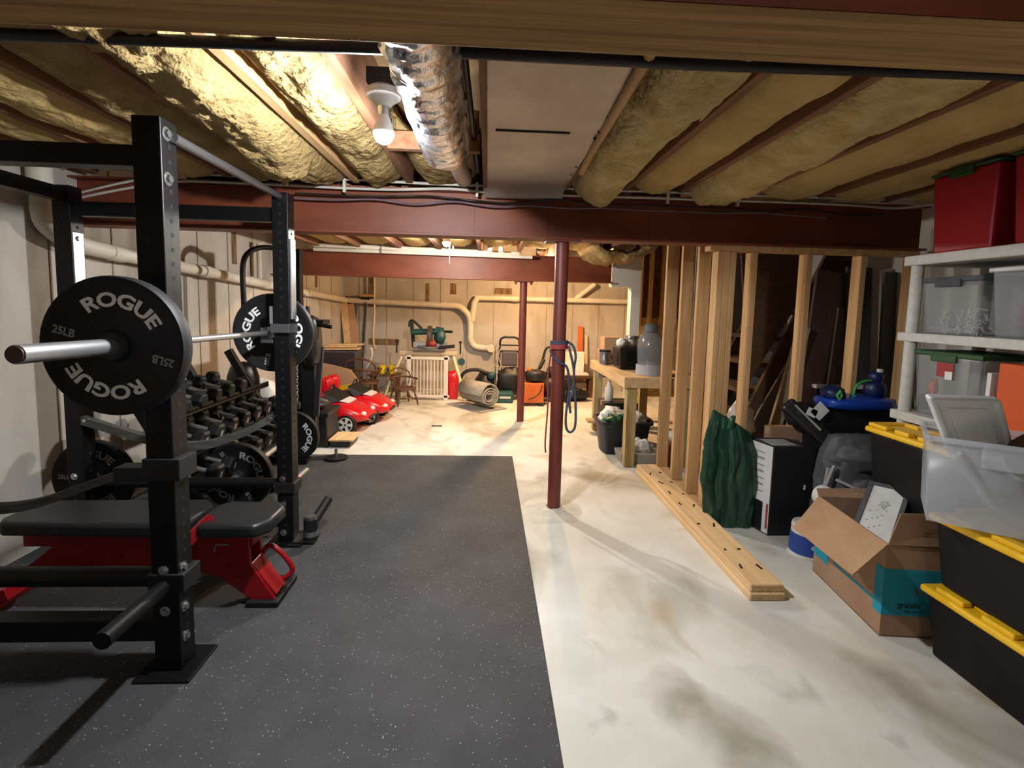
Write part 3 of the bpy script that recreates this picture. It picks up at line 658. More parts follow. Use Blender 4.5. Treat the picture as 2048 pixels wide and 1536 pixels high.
def dumbbell(label, r, L, loc, mark):
    t = thing('dumbbell', label, 'dumbbell', loc); x, y, z = loc
    def hexh(s):
        b = MB(); b.M = Matrix.Translation(loc) @ Matrix.Rotation(radians(14), 4, 'Y') @ Matrix.Rotation(pi / 2, 4, 'Y') @ Matrix.Rotation(pi / 6, 4, 'Z'); h = L / 2
        b.lathe([(r * .72, s * (h - .078)), (r, s * (h - .062)), (r, s * (h - .014)), (r * .8, s * h)], 6); return b
    for s in (-1, 1): hexh(s).build('head', m_rubberb, t, bevel=.004)
    b = MB(); b.M = Matrix.Translation(loc) @ Matrix.Rotation(radians(14), 4, 'Y'); b.cyl((-L / 2 + .06, 0, 0), (L / 2 - .06, 0, 0), .015, n=12); b.build('handle', m_steelb, t, smooth=40)
    if mark:
        b = MB(); b.M = Matrix.Translation(loc) @ Matrix.Rotation(radians(14), 4, 'Y'); h = L / 2; b.add([(h + .001, -.014, -.02), (h + .001, .014, -.02), (h + .001, .014, .02), (h + .001, -.014, .02)], [(0, 1, 2, 3)]); b.build('weight_mark', m_letterg, t)
    return t
ords = ['nearest', 'second', 'third', 'fourth', 'fifth', 'sixth', 'farthest']
for ti, (x, z) in enumerate(tiers):
    nm = ('top', 'middle', 'bottom')[ti]
    for k in range(5 if ti == 0 else 7):
        r = (.048, .062, .068)[ti] + .003 * k * (1 if ti != 1 else .6)
        sp = (TY1 - TY0 - .15) / 6.4
        t = dumbbell(f'{ords[k]} black hex dumbbell on the {nm} tier of the rack', min(r, sp * .5), .28, (x, TY0 + .11 + k * sp, z + r * .9 + .01), ti > 0)
        t['group'] = f'dumbbells on the {nm} tier'

# ------------------------------------------------------------------ behind the rack on the left
t = thing('plyo_box', 'black box with faint white lettering behind the dumbbell rack', 'box', (-1.95, 4.6, 0))
MB().box(-2.3, -1.84, 4.24, 4.62, MZ, .52).build('body', m_black2, t, bevel=.01)
b = MB(); b.M = Matrix.Translation((-2.0, 4.239, .3)); b.text('BEST', .06, .001, .02, 1, None, 90); b.build('lettering', m_letterg, t)
t = thing('weight_bag', 'round black ball weight with white arc lettering on the black box', 'medicine ball', (-2.0, 4.6, .52))
WX, WY = -2.1, 4.4
MB().lathe([(.0, 0), (.1, 0), (.125, .02), (.13, .14), (.125, .22), (.1, .3), (.05, .34), (0, .35)], 32, o=(WX, WY, .525)).build('body', m_vinyl, t, smooth=60)
b = MB(); b.text('MOTIV', .05, .001, .02, 1, None, 90)
b.v = [Vector((WX + .132 * sin(v.x / .132 + .35), WY - .132 * cos(v.x / .132 + .35), .68 + v.z)) for v in b.v]; b.build('lettering', m_letter, t)
tw = thing('exercise_tower', 'black cable tower with curved top arm and pads behind the far plate', 'exercise machine', (-1.8, 4.55, 0))
MB().box(-1.78, -1.7, 4.66, 4.74, .06, 1.87).build('post', m_black, tw, bevel=.003)
MB().box(-1.82, -1.6, 4.6, 4.785, MZ, .06).build('base', m_black, tw)
MB().tube(arcpts([(-1.74, 4.66, 1.84), (-1.93, 4.5, 1.86), (-2.03, 4.4, 1.8), (-2.08, 4.4, 1.68), (-2.08, 4.4, 1.4), (-2.08, 4.4, 1.1)], 6), .022, 12).build('curved_arm', m_black, tw, smooth=60)
MB().blob((-1.56, 4.55, 1.05), (.07, .1, .22), 3, .15, 3, pw=.6).build('back_pad', m_vinyl, tw, smooth=180)
MB().box(-1.75, -1.45, 4.5, 4.7, 1.2, 1.24).cyl((-1.5, 4.52, 1.2), (-1.38, 4.52, 1.18), .018).build('side_arm', m_black, tw)
MB().cyl((-1.57, 4.5, 1.24), (-1.58, 4.5, 1.36), .018, n=10).build('grip', m_black2, tw, smooth=40)
MB().box(-1.7, -1.58, 4.66, 4.76, .06, .98).build('weight_stack', m_black2, tw, bevel=.006)
bar_mb((-1.5, 4.6, 1.0), (-1.56, 4.62, .35), .04, .05, (1, 0, 0)).build('brace', M('brace_dark', '#2c292d', .6), tw, bevel=.003)
MB().box(-2.2, -1.78, 4.66, 4.72, 1.3, 1.34).build('side_arm', m_black, tw)
b = MB()
for k in range(17):
    z = 1.0 - k * .027; c = Vector((-1.6, 4.28, z))
    b.tube([c + Vector(((.008 if k % 2 else 0) * cos(a), (0 if k % 2 else .008) * cos(a), .016 * sin(a))) for a in [2 * pi * i / 10 for i in range(10)]], .003, 5, closed=True)
b.build('chain', m_zinc, tw, smooth=60, kind='stuff')
MB().tube(arcpts([(-1.6, 4.28, 1.0), (-1.62, 4.35, 1.1), (-1.6, 4.5, 1.15)], 5), .004, 6).build('cable', m_zinc, tw)
MB().lathe([(0, 0), (.02, 0), (.03, .03), (.02, .06), (0, .06)], 12, o=(-1.6, 4.28, .49)).build('hook', m_black2, tw, smooth=40)
t = thing('step_box', 'black plastic box on the floor beside the red toy car', 'box', (-1.7, 4.95, 0))
MB().frust((-1.97, -1.51, 4.8, 5.2), (-1.95, -1.53, 4.82, 5.18), 0, .34).build('body', m_black2, t, bevel=.012)
MB().box(-1.98, -1.5, 4.79, 5.21, .3, .345).build('lid', m_black2, t, bevel=.012)
b = MB(); b.blob((-1.72, 4.95, .41), (.17, .13, .08), 4, .3, 3); tag(b.build('gym_bag', m_vinyl, smooth=180), 'slumped dark bag on the black plastic box', 'bag')
t = thing('furniture_dolly', 'small flat dolly with pale top beside the black box', 'dolly', (-1.4, 4.95, 0))
MB().box(-1.5, -1.27, 4.78, 5.1, .07, .085).build('top_board', m_lumber, t)
MB().box(-1.49, -1.3, 4.8, 5.08, .02, .07).build('base', m_black2, t)
t = thing('loading_pin', 'flat black disc with an upright chrome pin on the mat edge', 'weight', (-1.32, 4.42, MZ))
MB().lathe([(0, 0), (.09, 0), (.1, .008), (.1, .018), (.08, .024), (0, .024)], 32, o=(-1.32, 4.42, MZ)).build('disc', m_rubberb, t, smooth=40)
MB().cyl((-1.32, 4.42, .03), (-1.32, 4.42, .1), .014, n=14).build('pin', m_zinc, t, smooth=40)
bar_mb((-1.66, 4.38, .03), (-1.42, 4.42, .03), .05, .03).build('strap', m_strap, t)
t = thing('feed_sack', 'white sack with a red lower band standing by the left wall', 'sack', (-2.2, 5.0, 0))
MB().blob((-2.2, 5.02, .3), (.13, .1, .32), 5, .15, 2.5, pw=.5).build('sack', m_bagw, t, smooth=180)
MB().box(-2.3, -2.1, 4.905, 4.93, .28, .42).build('red_band', m_red, t)

# ------------------------------------------------------------------ ride-on cars
def toy_car(label, loc):
    t = thing('ride_on_car', label, 'toy car', loc); T = Matrix.Translation(loc) @ Matrix.Rotation(radians(-5), 4, 'Z')
    # body: sections along x (rear -.5 .. front .45)
    secs = [(-.52, .2, .18, .3), (-.45, .25, .11, .36), (-.3, .27, .1, .37), (-.12, .27, .1, .3), (.05, .27, .1, .3), (.15, .27, .1, .33), (.3, .27, .1, .3), (.42, .24, .11, .24), (.5, .17, .13, .19)]
    b = MB(); b.M = T; vs = []; N = 16
    for x, w, z0, z1 in secs:
        for j in range(N):
            a = 2 * pi * j / N; cy = math.copysign(abs(cos(a)) ** .55, cos(a)); cz = math.copysign(abs(sin(a)) ** .55, sin(a))
            vs.append((x, w * cy, (z0 + z1) / 2 + (z1 - z0) / 2 * cz))
    fs = [(i * N + j, i * N + (j + 1) % N, (i + 1) * N + (j + 1) % N, (i + 1) * N + j) for i in range(len(secs) - 1) for j in range(N)] + [list(range(N)), [(len(secs) - 1) * N + j for j in range(N)]]
    b.add(vs, fs); b.build('body', m_toyred, t, smooth=50)
    b = MB(); b.M = T; b.box(-.2, .1, -.2, .2, .28, .312); b.build('cockpit', m_black2, t, bevel=.01)
    b = MB(); b.M = T; b.blob((-.26, -.1, .42), (.07, .09, .1), 2, .1, 3, pw=.6); b.blob((-.26, .1, .42), (.07, .09, .1), 3, .1, 3, pw=.6); b.build('seat', m_toyred, t, smooth=180)
    b = MB(); b.M = T; b.add([(.1, -.2, .31), (.1, .2, .31), (.2, .16, .34), (.2, -.16, .34), (.02, -.19, .43), (.02, .19, .43)], [(0, 1, 5, 4), (0, 3, 2, 1), (3, 4, 5, 2), (0, 4, 3), (1, 2, 5)]); b.build('windshield', m_black2, t)
    b = MB(); b.M = T; b.add([(.19, -.15, .34), (.19, .15, .34), (.28, .12, .318), (.28, -.12, .318), (.19, -.15, .33), (.19, .15, .33), (.28, .12, .308), (.28, -.12, .308)], [(0, 3, 2, 1), (4, 5, 6, 7), (0, 1, 5, 4), (2, 3, 7, 6), (1, 2, 6, 5), (3, 0, 4, 7)]); b.build('hood_sticker', m_gloss, t)
    b = MB(); b.M = T @ Matrix.Translation((0, 0, .4)) ; b.tube([(.0 + .02 * sin(a), .1 + .07 * cos(a), .07 * sin(a)) for a in [2 * pi * i / 14 for i in range(14)]], .01, 6, closed=True); b.build('steering_wheel', m_black2, t, smooth=60)
    for x in (-.34, .3):
        for s in (-1, 1):
            w = MB(); w.M = T; w.lathe([(.05, s * .2), (.095, s * .2), (.105, s * .215), (.105, s * .262), (.095, s * .275), (.07, s * .275)], 24, 'y', (x, 0, .105)); wo = w.build('wheel', m_rubberb, t, smooth=40)
            h = MB(); h.M = T; h.lathe([(.0, s * .262), (.075, s * .262), (.078, s * .279), (.07, s * .281), (.068, s * .27), (0, s * .27)], 24, 'y', (x, 0, .105))
            for q in range(5):
                a = 2 * pi * q / 5; c, d = cos(a), sin(a)
                h.add([(x + r * c + o * -d, s * .282, .105 + r * d + o * c) for r, o in ((.01, -.012), (.07, -.018), (.07, .018), (.01, .012))] + [(x + r * c + o * -d, s * .268, .105 + r * d + o * c) for r, o in ((.01, -.012), (.07, -.018), (.07, .018), (.01, .012))], [(0, 1, 2, 3), (0, 4, 5, 1), (2, 6, 7, 3), (1, 5, 6, 2)])
            h.build('hubcap', m_white, wo)
    for s in (-1, 1):
        b = MB(); b.M = T; b.blob((.455, s * .15, .205), (.03, .04, .025), nu=12, nv=8); b.build('headlight', m_gloss, t, smooth=180)
    b = MB(); b.M = T; b.box(-.28, .2, -.278, .278, .11, .14); b.build('side_skirt', M('dark_red', '#5c0a10', .5) if 'dark_red' not in bpy.data.materials else bpy.data.materials['dark_red'], t)
    b = MB(); b.M = T; b.box(.47, .512, -.1, .1, .14, .165); b.build('grille', m_black2, t)
    return t
c1 = toy_car('nearer red toddler ride-on car with white hood panel', (-1.76, 5.6, 0))
c2 = copy_thing(c1, (-1.62, 6.05, 0), None, 'farther red ride-on car parked behind the nearer one')
# ------------------------------------------------------------------ stud walls round the stairs
sw = bpy.data.objects.new('wall_stairs', None); COL.objects.link(sw); sw['kind'] = 'structure'; sw.location = (1.5, 3.3, 0)
def stud(x0, x1, y0, y1, z0=.038, z1=1.798):
    return MB().box(x0, x1, y0, y1, z0, z1).build('stud', m_stud, sw, bevel=.003)
for x in (1.745, 2.12, 2.495, 2.86): stud(x, x + .04, 3.275, 3.365)
stud(1.515, 1.555, 3.275, 3.365); stud(1.557, 1.6, 3.275, 3.365); stud(1.602, 1.64, 3.275, 3.365)
MB().box(1.46, 2.9, 3.275, 3.365, 1.8, 1.837).build('top_plate', m_stud, sw, bevel=.002)
MB().box(1.51, 2.9, 3.275, 3.365, 0, .037).build('bottom_plate', m_stud, sw, bevel=.002)
for y in (3.56, 3.86, 4.2): stud(1.51, 1.6, y, y + .04, .038, 2.02 if y > 4 else 1.98)
MB().box(1.51, 1.6, 3.38, 4.24, 0, .037).build('bottom_plate', m_stud, sw, bevel=.002)
MB().box(1.51, 1.6, 3.42, 4.24, 2.02, 2.06).build('top_plate', m_stud, sw, bevel=.002)
# stair enclosure behind
for x in (1.86, 1.99, 2.14, 2.3): stud(x, x + .04, 6.1, 6.19, 1.22, 2.2)
MB().box(1.8, 3.02, 6.2, 6.22, .3, 1.3).build('panel', m_osb, sw)
MB().box(1.8, 3.02, 6.2, 6.22, 1.3, 2.39).build('panel', m_joist, sw)
MB().box(2.05, 3.02, 4.9, 4.93, 0, 2.39).build('panel', m_dirty, sw)
st = thing('staircase', 'brown wooden basement stairs rising behind the stud wall', 'stairs', (2.3, 4.2, 0))
def stringer(y):
    b = MB(); b.prism([(1.95, .1), (2.15, .1), (3.0, 1.7), (3.0, 2.1), (2.85, 2.1)], y, y + .04, 'y'); b.build('stringer', m_stair, st)
stringer(4.0); stringer(4.75)
for k in range(7):
    x = 1.98 + k * .12; z = .3 + k * .22
    MB().box(x - .1, x + .14, 4.04, 4.75, z - .015, z + .02).build('tread', m_stair, st)
b = MB(); b.prism([(2.1, .74), (2.56, 1.57), (2.56, 2.0), (2.0, 2.0), (2.08, 1.3)], 3.95, 3.97, 'y'); b.build('side_board', m_stair, st)
b = MB(); b.prism([(1.98, .03), (2.95, .03), (2.95, 1.75), (2.72, 1.56), (2.22, .6)], 3.9, 3.92, 'y'); tag(b.build('drywall_sheet', m_dirty), 'grey drywall sheet cut diagonally under the stairs', 'drywall')
def leaning(name, label, cat, p, q, w, th, m):
    return tag(bar_mb(p, q, w, th, (0, -1, .1)).build(name, m, bevel=.003), label, cat)
leaning('leaning_board', 'pale dusty board leaning steeply behind the second stud', 'board', (2.0, 3.5, .02), (2.36, 3.62, 1.3), .09, .03, M('dusty_board', '#8d7f68', .9, c2='#a29379', scale=(20, 20, 20)))
leaning('leaning_board', 'short grey board crossing low behind the green tarp', 'board', (2.15, 3.55, .02), (2.02, 3.75, .62), .1, .03, m_dirty)
leaning('leaning_door', 'dark brown door panel leaning behind the third stud', 'door panel', (2.38, 3.5, .02), (2.66, 3.75, 1.72), .3, .03, m_door)
leaning('leaning_board', 'glossy dark red trim board beside the brown door panel', 'board', (2.42, 3.44, .02), (2.62, 3.6, 1.45), .05, .02, m_door)
leaning('plywood_sheet', 'tall dark grey panel standing behind the fourth stud', 'panel', (2.8, 3.55, .02), (2.82, 3.72, 1.76), .2, .025, M('dark_grey_panel', '#3c3a38', .6))
leaning('plywood_sheet', 'second grey panel standing against the right wall', 'panel', (2.96, 3.5, .02), (2.97, 3.6, 1.72), .1, .025, M('grey_panel', '#4d4945', .6))
b = MB(); b.blob((1.98, 3.72, .55), (.09, .1, .16), 3, .4, 3); tag(b.build('plastic_bag', m_bagw, smooth=180), 'pale crumpled bag behind the double corner studs', 'bag')
t = thing('shelf_rack', 'dark shelf frame with white edge behind the blue toy', 'shelf', (2.65, 3.6, 0))
MB().box(2.45, 2.98, 3.55, 3.75, .85, .875).build('shelf', m_white, t); 
for x in (2.45, 2.95): MB().box(x, x + .03, 3.55, 3.58, 0, .85).build('leg', m_black2, t)

# two nailed boards on the floor
for nm, x0, x1, z0, z1, y0 in (('lower new board of the floor stack, slightly wider', 1.3, 1.48, 0, .038, 2.25), ('upper new board of the floor stack with dark screw marks', 1.308, 1.478, .0385, .077, 2.262)):
    o = MB().box(x0, x1, y0, 4.14, z0, z1).build('lumber_board', m_lumber, bevel=.007, seg=2); tag(o, nm, 'board')
    MB().box(x0 + .008, x1 - .008, y0 - .0012, y0 + .004, z0 + .006, z1 - .006).build('end_grain', m_endgrain, o)
s_ = MB()
for y in (2.45, 2.62, 2.95, 3.25, 3.45, 3.7, 3.9):
    for x in (1.35, 1.44): s_.cyl((x + random.uniform(-.02, .02), y + random.uniform(-.05, .05), .0765), (x, y, .0775), .006, n=7)
s_.build('screw_mark', m_hole, o, kind='stuff')

# ------------------------------------------------------------------ workbench and what is on and under it
wb = thing('workbench', 'pale wooden workbench behind the stud wall', 'workbench', (1.5, 4.9, 0))
for k in range(3):
    x = 1.2 + k * .22; MB().box(x, x + .218, 4.245, 5.7, .785, .81).build('plank', m_bench_w, wb, bevel=.002)
MB().box(1.2, 1.86, 4.245, 4.28, .72, .785).build('apron', m_bench_w, wb, bevel=.002)
MB().box(1.2, 1.238, 4.28, 5.7, .72, .785).build('apron', m_bench_w, wb, bevel=.002)
m_leg = M('treated_leg', '#9d8a5e', .85, c2='#b5a172', scale=WOODV)
for x, y in ((1.24, 4.282), (1.24, 5.6), (1.77, 4.282), (1.77, 5.6)): MB().box(x, x + .09, y, y + .09, 0, .72).build('leg', m_leg, wb, bevel=.003)
MB().box(1.15, 1.3, 5.45, 5.6, .12, .15).build('foot_brace', m_leg, wb)
MB().box(1.21, 1.4, 5.3, 5.4, .66, .71).build('brace', m_dirty, wb)
t = thing('paint_can', 'grey paint can with dark rim at the far bench corner', 'can', (1.27, 5.3, .81))
MB().lathe([(0, 0), (.055, 0), (.055, .14), (0, .14)], 24, o=(1.27, 5.3, .811)).build('body', m_tin, t, smooth=40)
MB().lathe([(.05, .13), (.06, .13), (.06, .15), (.05, .15)], 24, o=(1.27, 5.3, .811)).build('rim', m_black2, t, smooth=40)
MB().lathe([(0, 0), (.025, 0), (.03, .02), (.03, .07), (.012, .1), (.012, .12), (0, .12)], 16, o=(1.245, 5.2, .811)).build('spout', m_tin, t, smooth=40)
t = thing('black_basket', 'black slotted plastic basket on the workbench', 'basket', (1.43, 4.92, .81))
MB().frust((1.31, 1.55, 4.8, 5.06), (1.29, 1.57, 4.78, 5.08), .811, 1.03).build('body', m_black2, t, bevel=.012)
for k in range(4): MB().box(1.288, 1.3, 4.86, 4.94, .85 + k * .04, .865 + k * .04).build('slot', m_hole, t)
for k in range(4): MB().box(1.36, 1.48, 4.772, 4.79, .85 + k * .04, .862 + k * .04).build('slot', m_hole, t)
t = thing('white_jar', 'white jar with grey lid standing above the black basket', 'jar', (1.45, 4.95, 1.03))
MB().lathe([(0, 0), (.05, 0), (.055, .02), (.055, .08), (0, .08)], 20, o=(1.46, 4.95, 1.032)).build('body', m_white, t, smooth=40)
MB().lathe([(0, 0), (.07, 0), (.065, .025), (0, .03)], 20, o=(1.46, 4.95, 1.112)).build('lid', m_tin, t, smooth=40)
b = MB(); b.blob((1.36, 4.95, 1.06), (.06, .07, .05), 9, .3, 4); tag(b.build('rag', m_bagw, smooth=180), 'crumpled pale rag spilling over the black basket edge', 'rag')
t = thing('water_jug', 'translucent smoky grey domed jug on the near bench end', 'jug', (1.5, 4.48, .81))
MB().lathe([(0, 0), (.105, 0), (.115, .03), (.115, .08), (.105, .1), (.11, .14), (.115, .26), (.1, .34), (.07, .38), (.06, .385), (.0, .39)], 32, o=(1.49, 4.48, .811)).build('body', m_smoke, t, smooth=60)
MB().lathe([(.118, 0), (.12, .0), (.12, .09), (.117, .09)], 32, o=(1.49, 4.48, .812)).build('base', M('jug_base_grey', '#a4a6aa', .5), t, smooth=40)
MB().lathe([(0, 0), (.06, 0), (.06, .06), (.045, .075), (0, .08)], 24, o=(1.49, 4.48, 1.2)).build('cap', M('jug_cap_grey', '#565b60', .5), t, smooth=40)
def card_box(label, x0, x1, y0, y1, z0, z1, m=None):
    t = thing('cardboard_box', label, 'box', ((x0 + x1) / 2, (y0 + y1) / 2, z0))
    MB().box(x0, x1, y0, y1, z0, z1).build('carton', m or m_card, t, bevel=.004)
    MB().box(x0 - .001, x1 + .001, (y0 + y1) / 2 - .02, (y0 + y1) / 2 + .02, z1 - .05, z1 + .0015).build('tape', m_cardl, t); return t
card_box('lower cardboard box at the back of the workbench', 1.26, 1.52, 5.4, 5.65, .811, .95)
card_box('upper smaller cardboard box stacked at the back of the workbench', 1.29, 1.5, 5.42, 5.62, .951, 1.09, m_cardl)
t = thing('spray_bottle', 'white plastic bottle under the workbench', 'bottle', (1.33, 5.2, .4))
MB().lathe([(0, 0), (.04, 0), (.045, .02), (.045, .14), (.02, .18), (.018, .21), (0, .21)], 18, o=(1.32, 5.25, .42)).build('body', m_white, t, smooth=40)
t2 = card_box('dark crate under the far end of the workbench', 1.24, 1.6, 5.1, 5.4, 0, .42, m_black2)
tb = thing('storage_tub', 'open navy tub full of white and green bags under the workbench', 'tub', (1.3, 4.8, 0))
b = MB(); N = 40
def ring(w, d, z, k): return [(1.36 + w * math.copysign(abs(cos(a)) ** .45, cos(a)) * (1 + .02 * cos(8 * a)), 4.82 + d * math.copysign(abs(sin(a)) ** .45, sin(a)) * (1 + .02 * cos(8 * a)), z) for a in [2 * pi * i / N for i in range(N)]]
vs = ring(.21, .17, .003, 0) + ring(.25, .21, .3, 0) + ring(.275, .235, .3, 0) + ring(.275, .235, .325, 0) + ring(.245, .205, .325, 0) + ring(.205, .165, .02, 0)
b.add(vs, [(k * N + i, k * N + (i + 1) % N, (k + 1) * N + (i + 1) % N, (k + 1) * N + i) for k in range(5) for i in range(N)] + [list(range(N)), [5 * N + i for i in range(N)]]); b.build('tub', m_navy, tb, smooth=40)
for lb, c, r, sd, m in (('white bag', (1.27, 4.82, .33), (.13, .12, .1), 2, m_bagw), ('white bag', (1.48, 4.78, .33), (.1, .1, .07), 5, m_bagw), ('green bag', (1.25, 4.68, .32), (.11, .08, .07), 7, m_bagg)):
    b = MB(); b.blob(c, r, sd, .5, 3, 28, 18); tag(b.build('plastic_bag', m, smooth=180), {2: 'white crumpled bag heaped in the left of the navy tub', 5: 'white crumpled bag in the right of the navy tub', 7: 'green crumpled bag at the front of the navy tub'}[sd], 'bag')
t = thing('litter_pan', 'low beige grey tray by the near bench leg', 'tray', (1.4, 4.42, 0))
MB().frust((1.24, 1.66, 4.37, 4.56), (1.22, 1.68, 4.35, 4.58), .0, .1).build('pan', m_skin, t, bevel=.01)
b = MB(); b.blob((1.42, 4.46, .14), (.12, .07, .07), 12, .5, 3, 26, 16); tag(b.build('plastic_bag', m_bagw, smooth=180), 'white crumpled bag lying in the beige tray', 'bag')
card_box('small reddish carton behind the second stud near the floor', 1.65, 1.85, 4.3, 4.5, 0, .2, M('reddish_carton', '#7a3d24', .8))
b = MB(); b.blob((1.74, 4.4, .25), (.08, .08, .06), 15, .5, 3); tag(b.build('plastic_bag', m_bagw, smooth=180), 'white bag on the reddish carton behind the studs', 'bag')

# ------------------------------------------------------------------ ropes on the near post
px, py = .483, 3.32
def around(z, r, turns=1, ph=0, dz=.0): return [(px + r * cos(ph + 2 * pi * k / 20), py + r * sin(ph + 2 * pi * k / 20), z + dz * k / 20) for k in range(int(20 * turns) + 1)]
b = MB(); b.tube(around(1.155, .054, 2, 0, .012), .008, 7)
b.tube(arcpts([(px - .06, py - .02, 1.12), (px - .045, py - .04, 1.08), (px, py - .06, 1.04), (px + .055, py - .04, 1.0), (px + .075, py - .02, .85), (px + .055, py - .05, .7), (px + .06, py - .05, .6), (px + .09, py - .05, .57), (px + .12, py - .05, .62), (px + .115, py - .05, .8), (px + .1, py - .04, .98), (px + .11, py - .03, 1.08), (px + .09, py - .02, 1.15), (px + .05, py - .01, 1.175)], 6), .0085, 7)
b.tube(arcpts([(px + .06, py - .03, 1.15), (px + .095, py - .05, 1.0), (px + .1, py - .05, .86), (px + .075, py - .055, .78), (px + .085, py - .05, .7)], 6), .0085, 7)
tag(b.build('blue_rope', m_blueband, smooth=60), 'blue grey rope wrapped round the near post, hanging in loops', 'rope')
b = MB(); b.tube(around(1.125, .053, 3, 1, .011), .008, 7)
b.tube(arcpts([(px - .05, py - .02, 1.13), (px - .07, py - .02, .95), (px - .065, py - .02, .75), (px - .075, py - .02, .5), (px - .07, py - .02, .42)], 6), .006, 6)
tag(b.build('red_rope', m_redband, smooth=60), 'red rope wound round the near post with one end hanging', 'rope')

# ------------------------------------------------------------------ goods along the stud wall
t = thing('folded_tarp', 'tall folded dark green plastic tarp against the corner studs', 'tarp', (1.6, 3.12, 0))
b = MB()
def tp(u, v):
    a = 2 * pi * u
    rx = .19 * (.86 + .18 * math.sin(v * pi * .9)) * (1 - max(0, v - .75) * 1.1); ry = .085 * (1 - max(0, v - .75) * 1.8)
    w_ = a + .25 * noise.noise(Vector((v * 3, cos(a) * 2, 4)))
    f = 1 + .22 * noise.noise(Vector((cos(a) * 3.5, sin(a) * 3.5, v * .9))) + .22 * (.35 - abs(noise.noise(Vector((cos(w_) * 4.5, sin(w_) * 4.5, v * .8))) * 1.7)) + .06 * noise.noise(Vector((cos(a) * 9, sin(a) * 9, v * 6)))
    top = .68 + .07 * cos(a) * -1
    return (1.645 + rx * f * cos(a) - .05 * max(0, v - .6) * 2, 3.13 + ry * f * sin(a), max(.002, v * top + .03 * noise.noise(Vector((u * 9, v * 4, 2)))))
b.sheet(tp, 150, 34); n0 = len(b.v); b.add([(1.6, 3.13, .70)], []); b.f += [(34 * 151 + i, 34 * 151 + i + 1, n0) for i in range(150)]
b.build('fabric', m_tarp, t, smooth=60)
MB().tube(arcpts([(1.575, 3.1, .66), (1.585, 3.09, .71), (1.6, 3.09, .735)], 5), [.03, .028, .026, .024, .022, .02, .018, .016, .014, .012, .01], 7).build('gathered_corner', m_tarp, t, smooth=60)

T = rot((1.79, 2.945, 0), radians(-3))
t = thing('black_carton', 'tall black carton with a white label strip beside the green tarp', 'box', (1.9, 3.05, 0))
b = MB(); b.prism([(1.79, 2.945), (2.07, 2.95), (2.0, 3.2), (1.735, 3.18)], .0, .57, 'z'); b.build('carton', m_black2, t, bevel=.004)
def quad(p0, p1, z0, z1, off):      # upright sticker on a vertical face from p0 to p1 (xy)
    d = (Vector(p1) - Vector(p0)).normalized(); nrm = Vector((d.y, -d.x)) * off
    a = Vector(p0) + nrm; c = Vector(p1) + nrm
    return MB().add([(a.x, a.y, z0), (c.x, c.y, z0), (c.x, c.y, z1), (a.x, a.y, z1), (p0[0], p0[1], z0), (p1[0], p1[1], z0), (p1[0], p1[1], z1), (p0[0], p0[1], z1)], [(0, 1, 2, 3), (0, 4, 5, 1), (2, 6, 7, 3), (1, 5, 6, 2), (0, 3, 7, 4)])
quad((1.74, 3.16), (1.789, 2.95), .2, .57, .002).build('label', m_paper, t)
quad((1.778, 3.0), (1.789, 2.95), .01, .57, .003).build('white_edge', m_paper, t)
for k in range(7): quad((1.745, 3.14), (1.775, 3.01), .26 + k * .042, .268 + k * .042 + .006 * (k % 2), .003).build('print_line', m_letterg, t)
quad((1.784, 2.972), (1.788, 2.955), .04, .2, .004).build('red_strip', m_redband, t)
quad((2.0, 2.949), (2.012, 2.949), .3, .33, .002).build('sticker', m_paper, t)
b = MB(); b.add([(1.76, 3.15, .5705), (1.8, 2.97, .5705), (2.0, 2.97, .5705), (1.97, 3.17, .5705), (1.76, 3.15, .573), (1.8, 2.97, .573), (2.0, 2.97, .573), (1.97, 3.17, .573)], [(0, 1, 2, 3), (4, 5, 6, 7)] + [(i, (i + 1) % 4, (i + 1) % 4 + 4, i + 4) for i in range(4)]); b.build('top_label', m_purple, t)
for k in range(6): MB().box(1.8, 1.96, 2.99 + k * .026, 2.998 + k * .026, .573, .5745).build('print_line', m_paper, t)
t = card_box('brown carton standing behind the black carton', 1.9, 2.16, 3.18, 3.26, 0, .64)
MB().box(2.02, 2.1, 3.176, 3.182, .5, .56).build('handle_hole', m_printb, t)

# grey backpack
t = thing('backpack', 'grey fabric backpack with light piping beside the cardboard box', 'backpack', (2.17, 2.82, 0))
b = MB()
def bpk(u, v):
    a = 2 * pi * u; w = .19 * (1 - .25 * v ** 3) * (.9 + .2 * sin(v * 2.4)); d = .13 * (1 - .35 * v ** 4)
    c, s = math.copysign(abs(cos(a)) ** .6, cos(a)), math.copysign(abs(sin(a)) ** .6, sin(a))
    f = 1 + .12 * noise.noise(Vector((c * 2.5, s * 2.5, v * 5))) + .05 * noise.noise(Vector((c * 6, s * 6, v * 11)))
    return (2.22 + w * f * c + .02 * v, 2.85 + d * f * s, .02 + .65 * v + .012 * noise.noise(Vector((c * 3, s * 3, 8))))
b.sheet(bpk, 48, 26); n0 = len(b.v); b.add([(2.24, 2.85, .685)], []); b.f += [(26 * 49 + i, 26 * 49 + i + 1, n0) for i in range(48)]
b.build('bag', m_greyfab, t, smooth=70)
b = MB(); b.blob((2.235, 2.82, .56), (.175, .13, .1), 14, .22, 4, 30, 20); b.build('top_flap', m_greyfab, t, smooth=180)
b = MB(); b.blob((2.24, 2.7, .26), (.14, .06, .19), 6, .12, 3, pw=.6); b.build('front_pocket', m_greyfab, t, smooth=180)
for pts in ([(2.05, 2.74, .44), (2.1, 2.68, .42), (2.16, 2.645, .39), (2.165, 2.64, .25), (2.15, 2.65, .12)], [(2.04, 2.75, .52), (1.99, 2.74, .4), (1.97, 2.74, .28)]):
    MB().tube(arcpts(pts, 5), .009, 6).build('piping', m_greytrim, t, smooth=60)
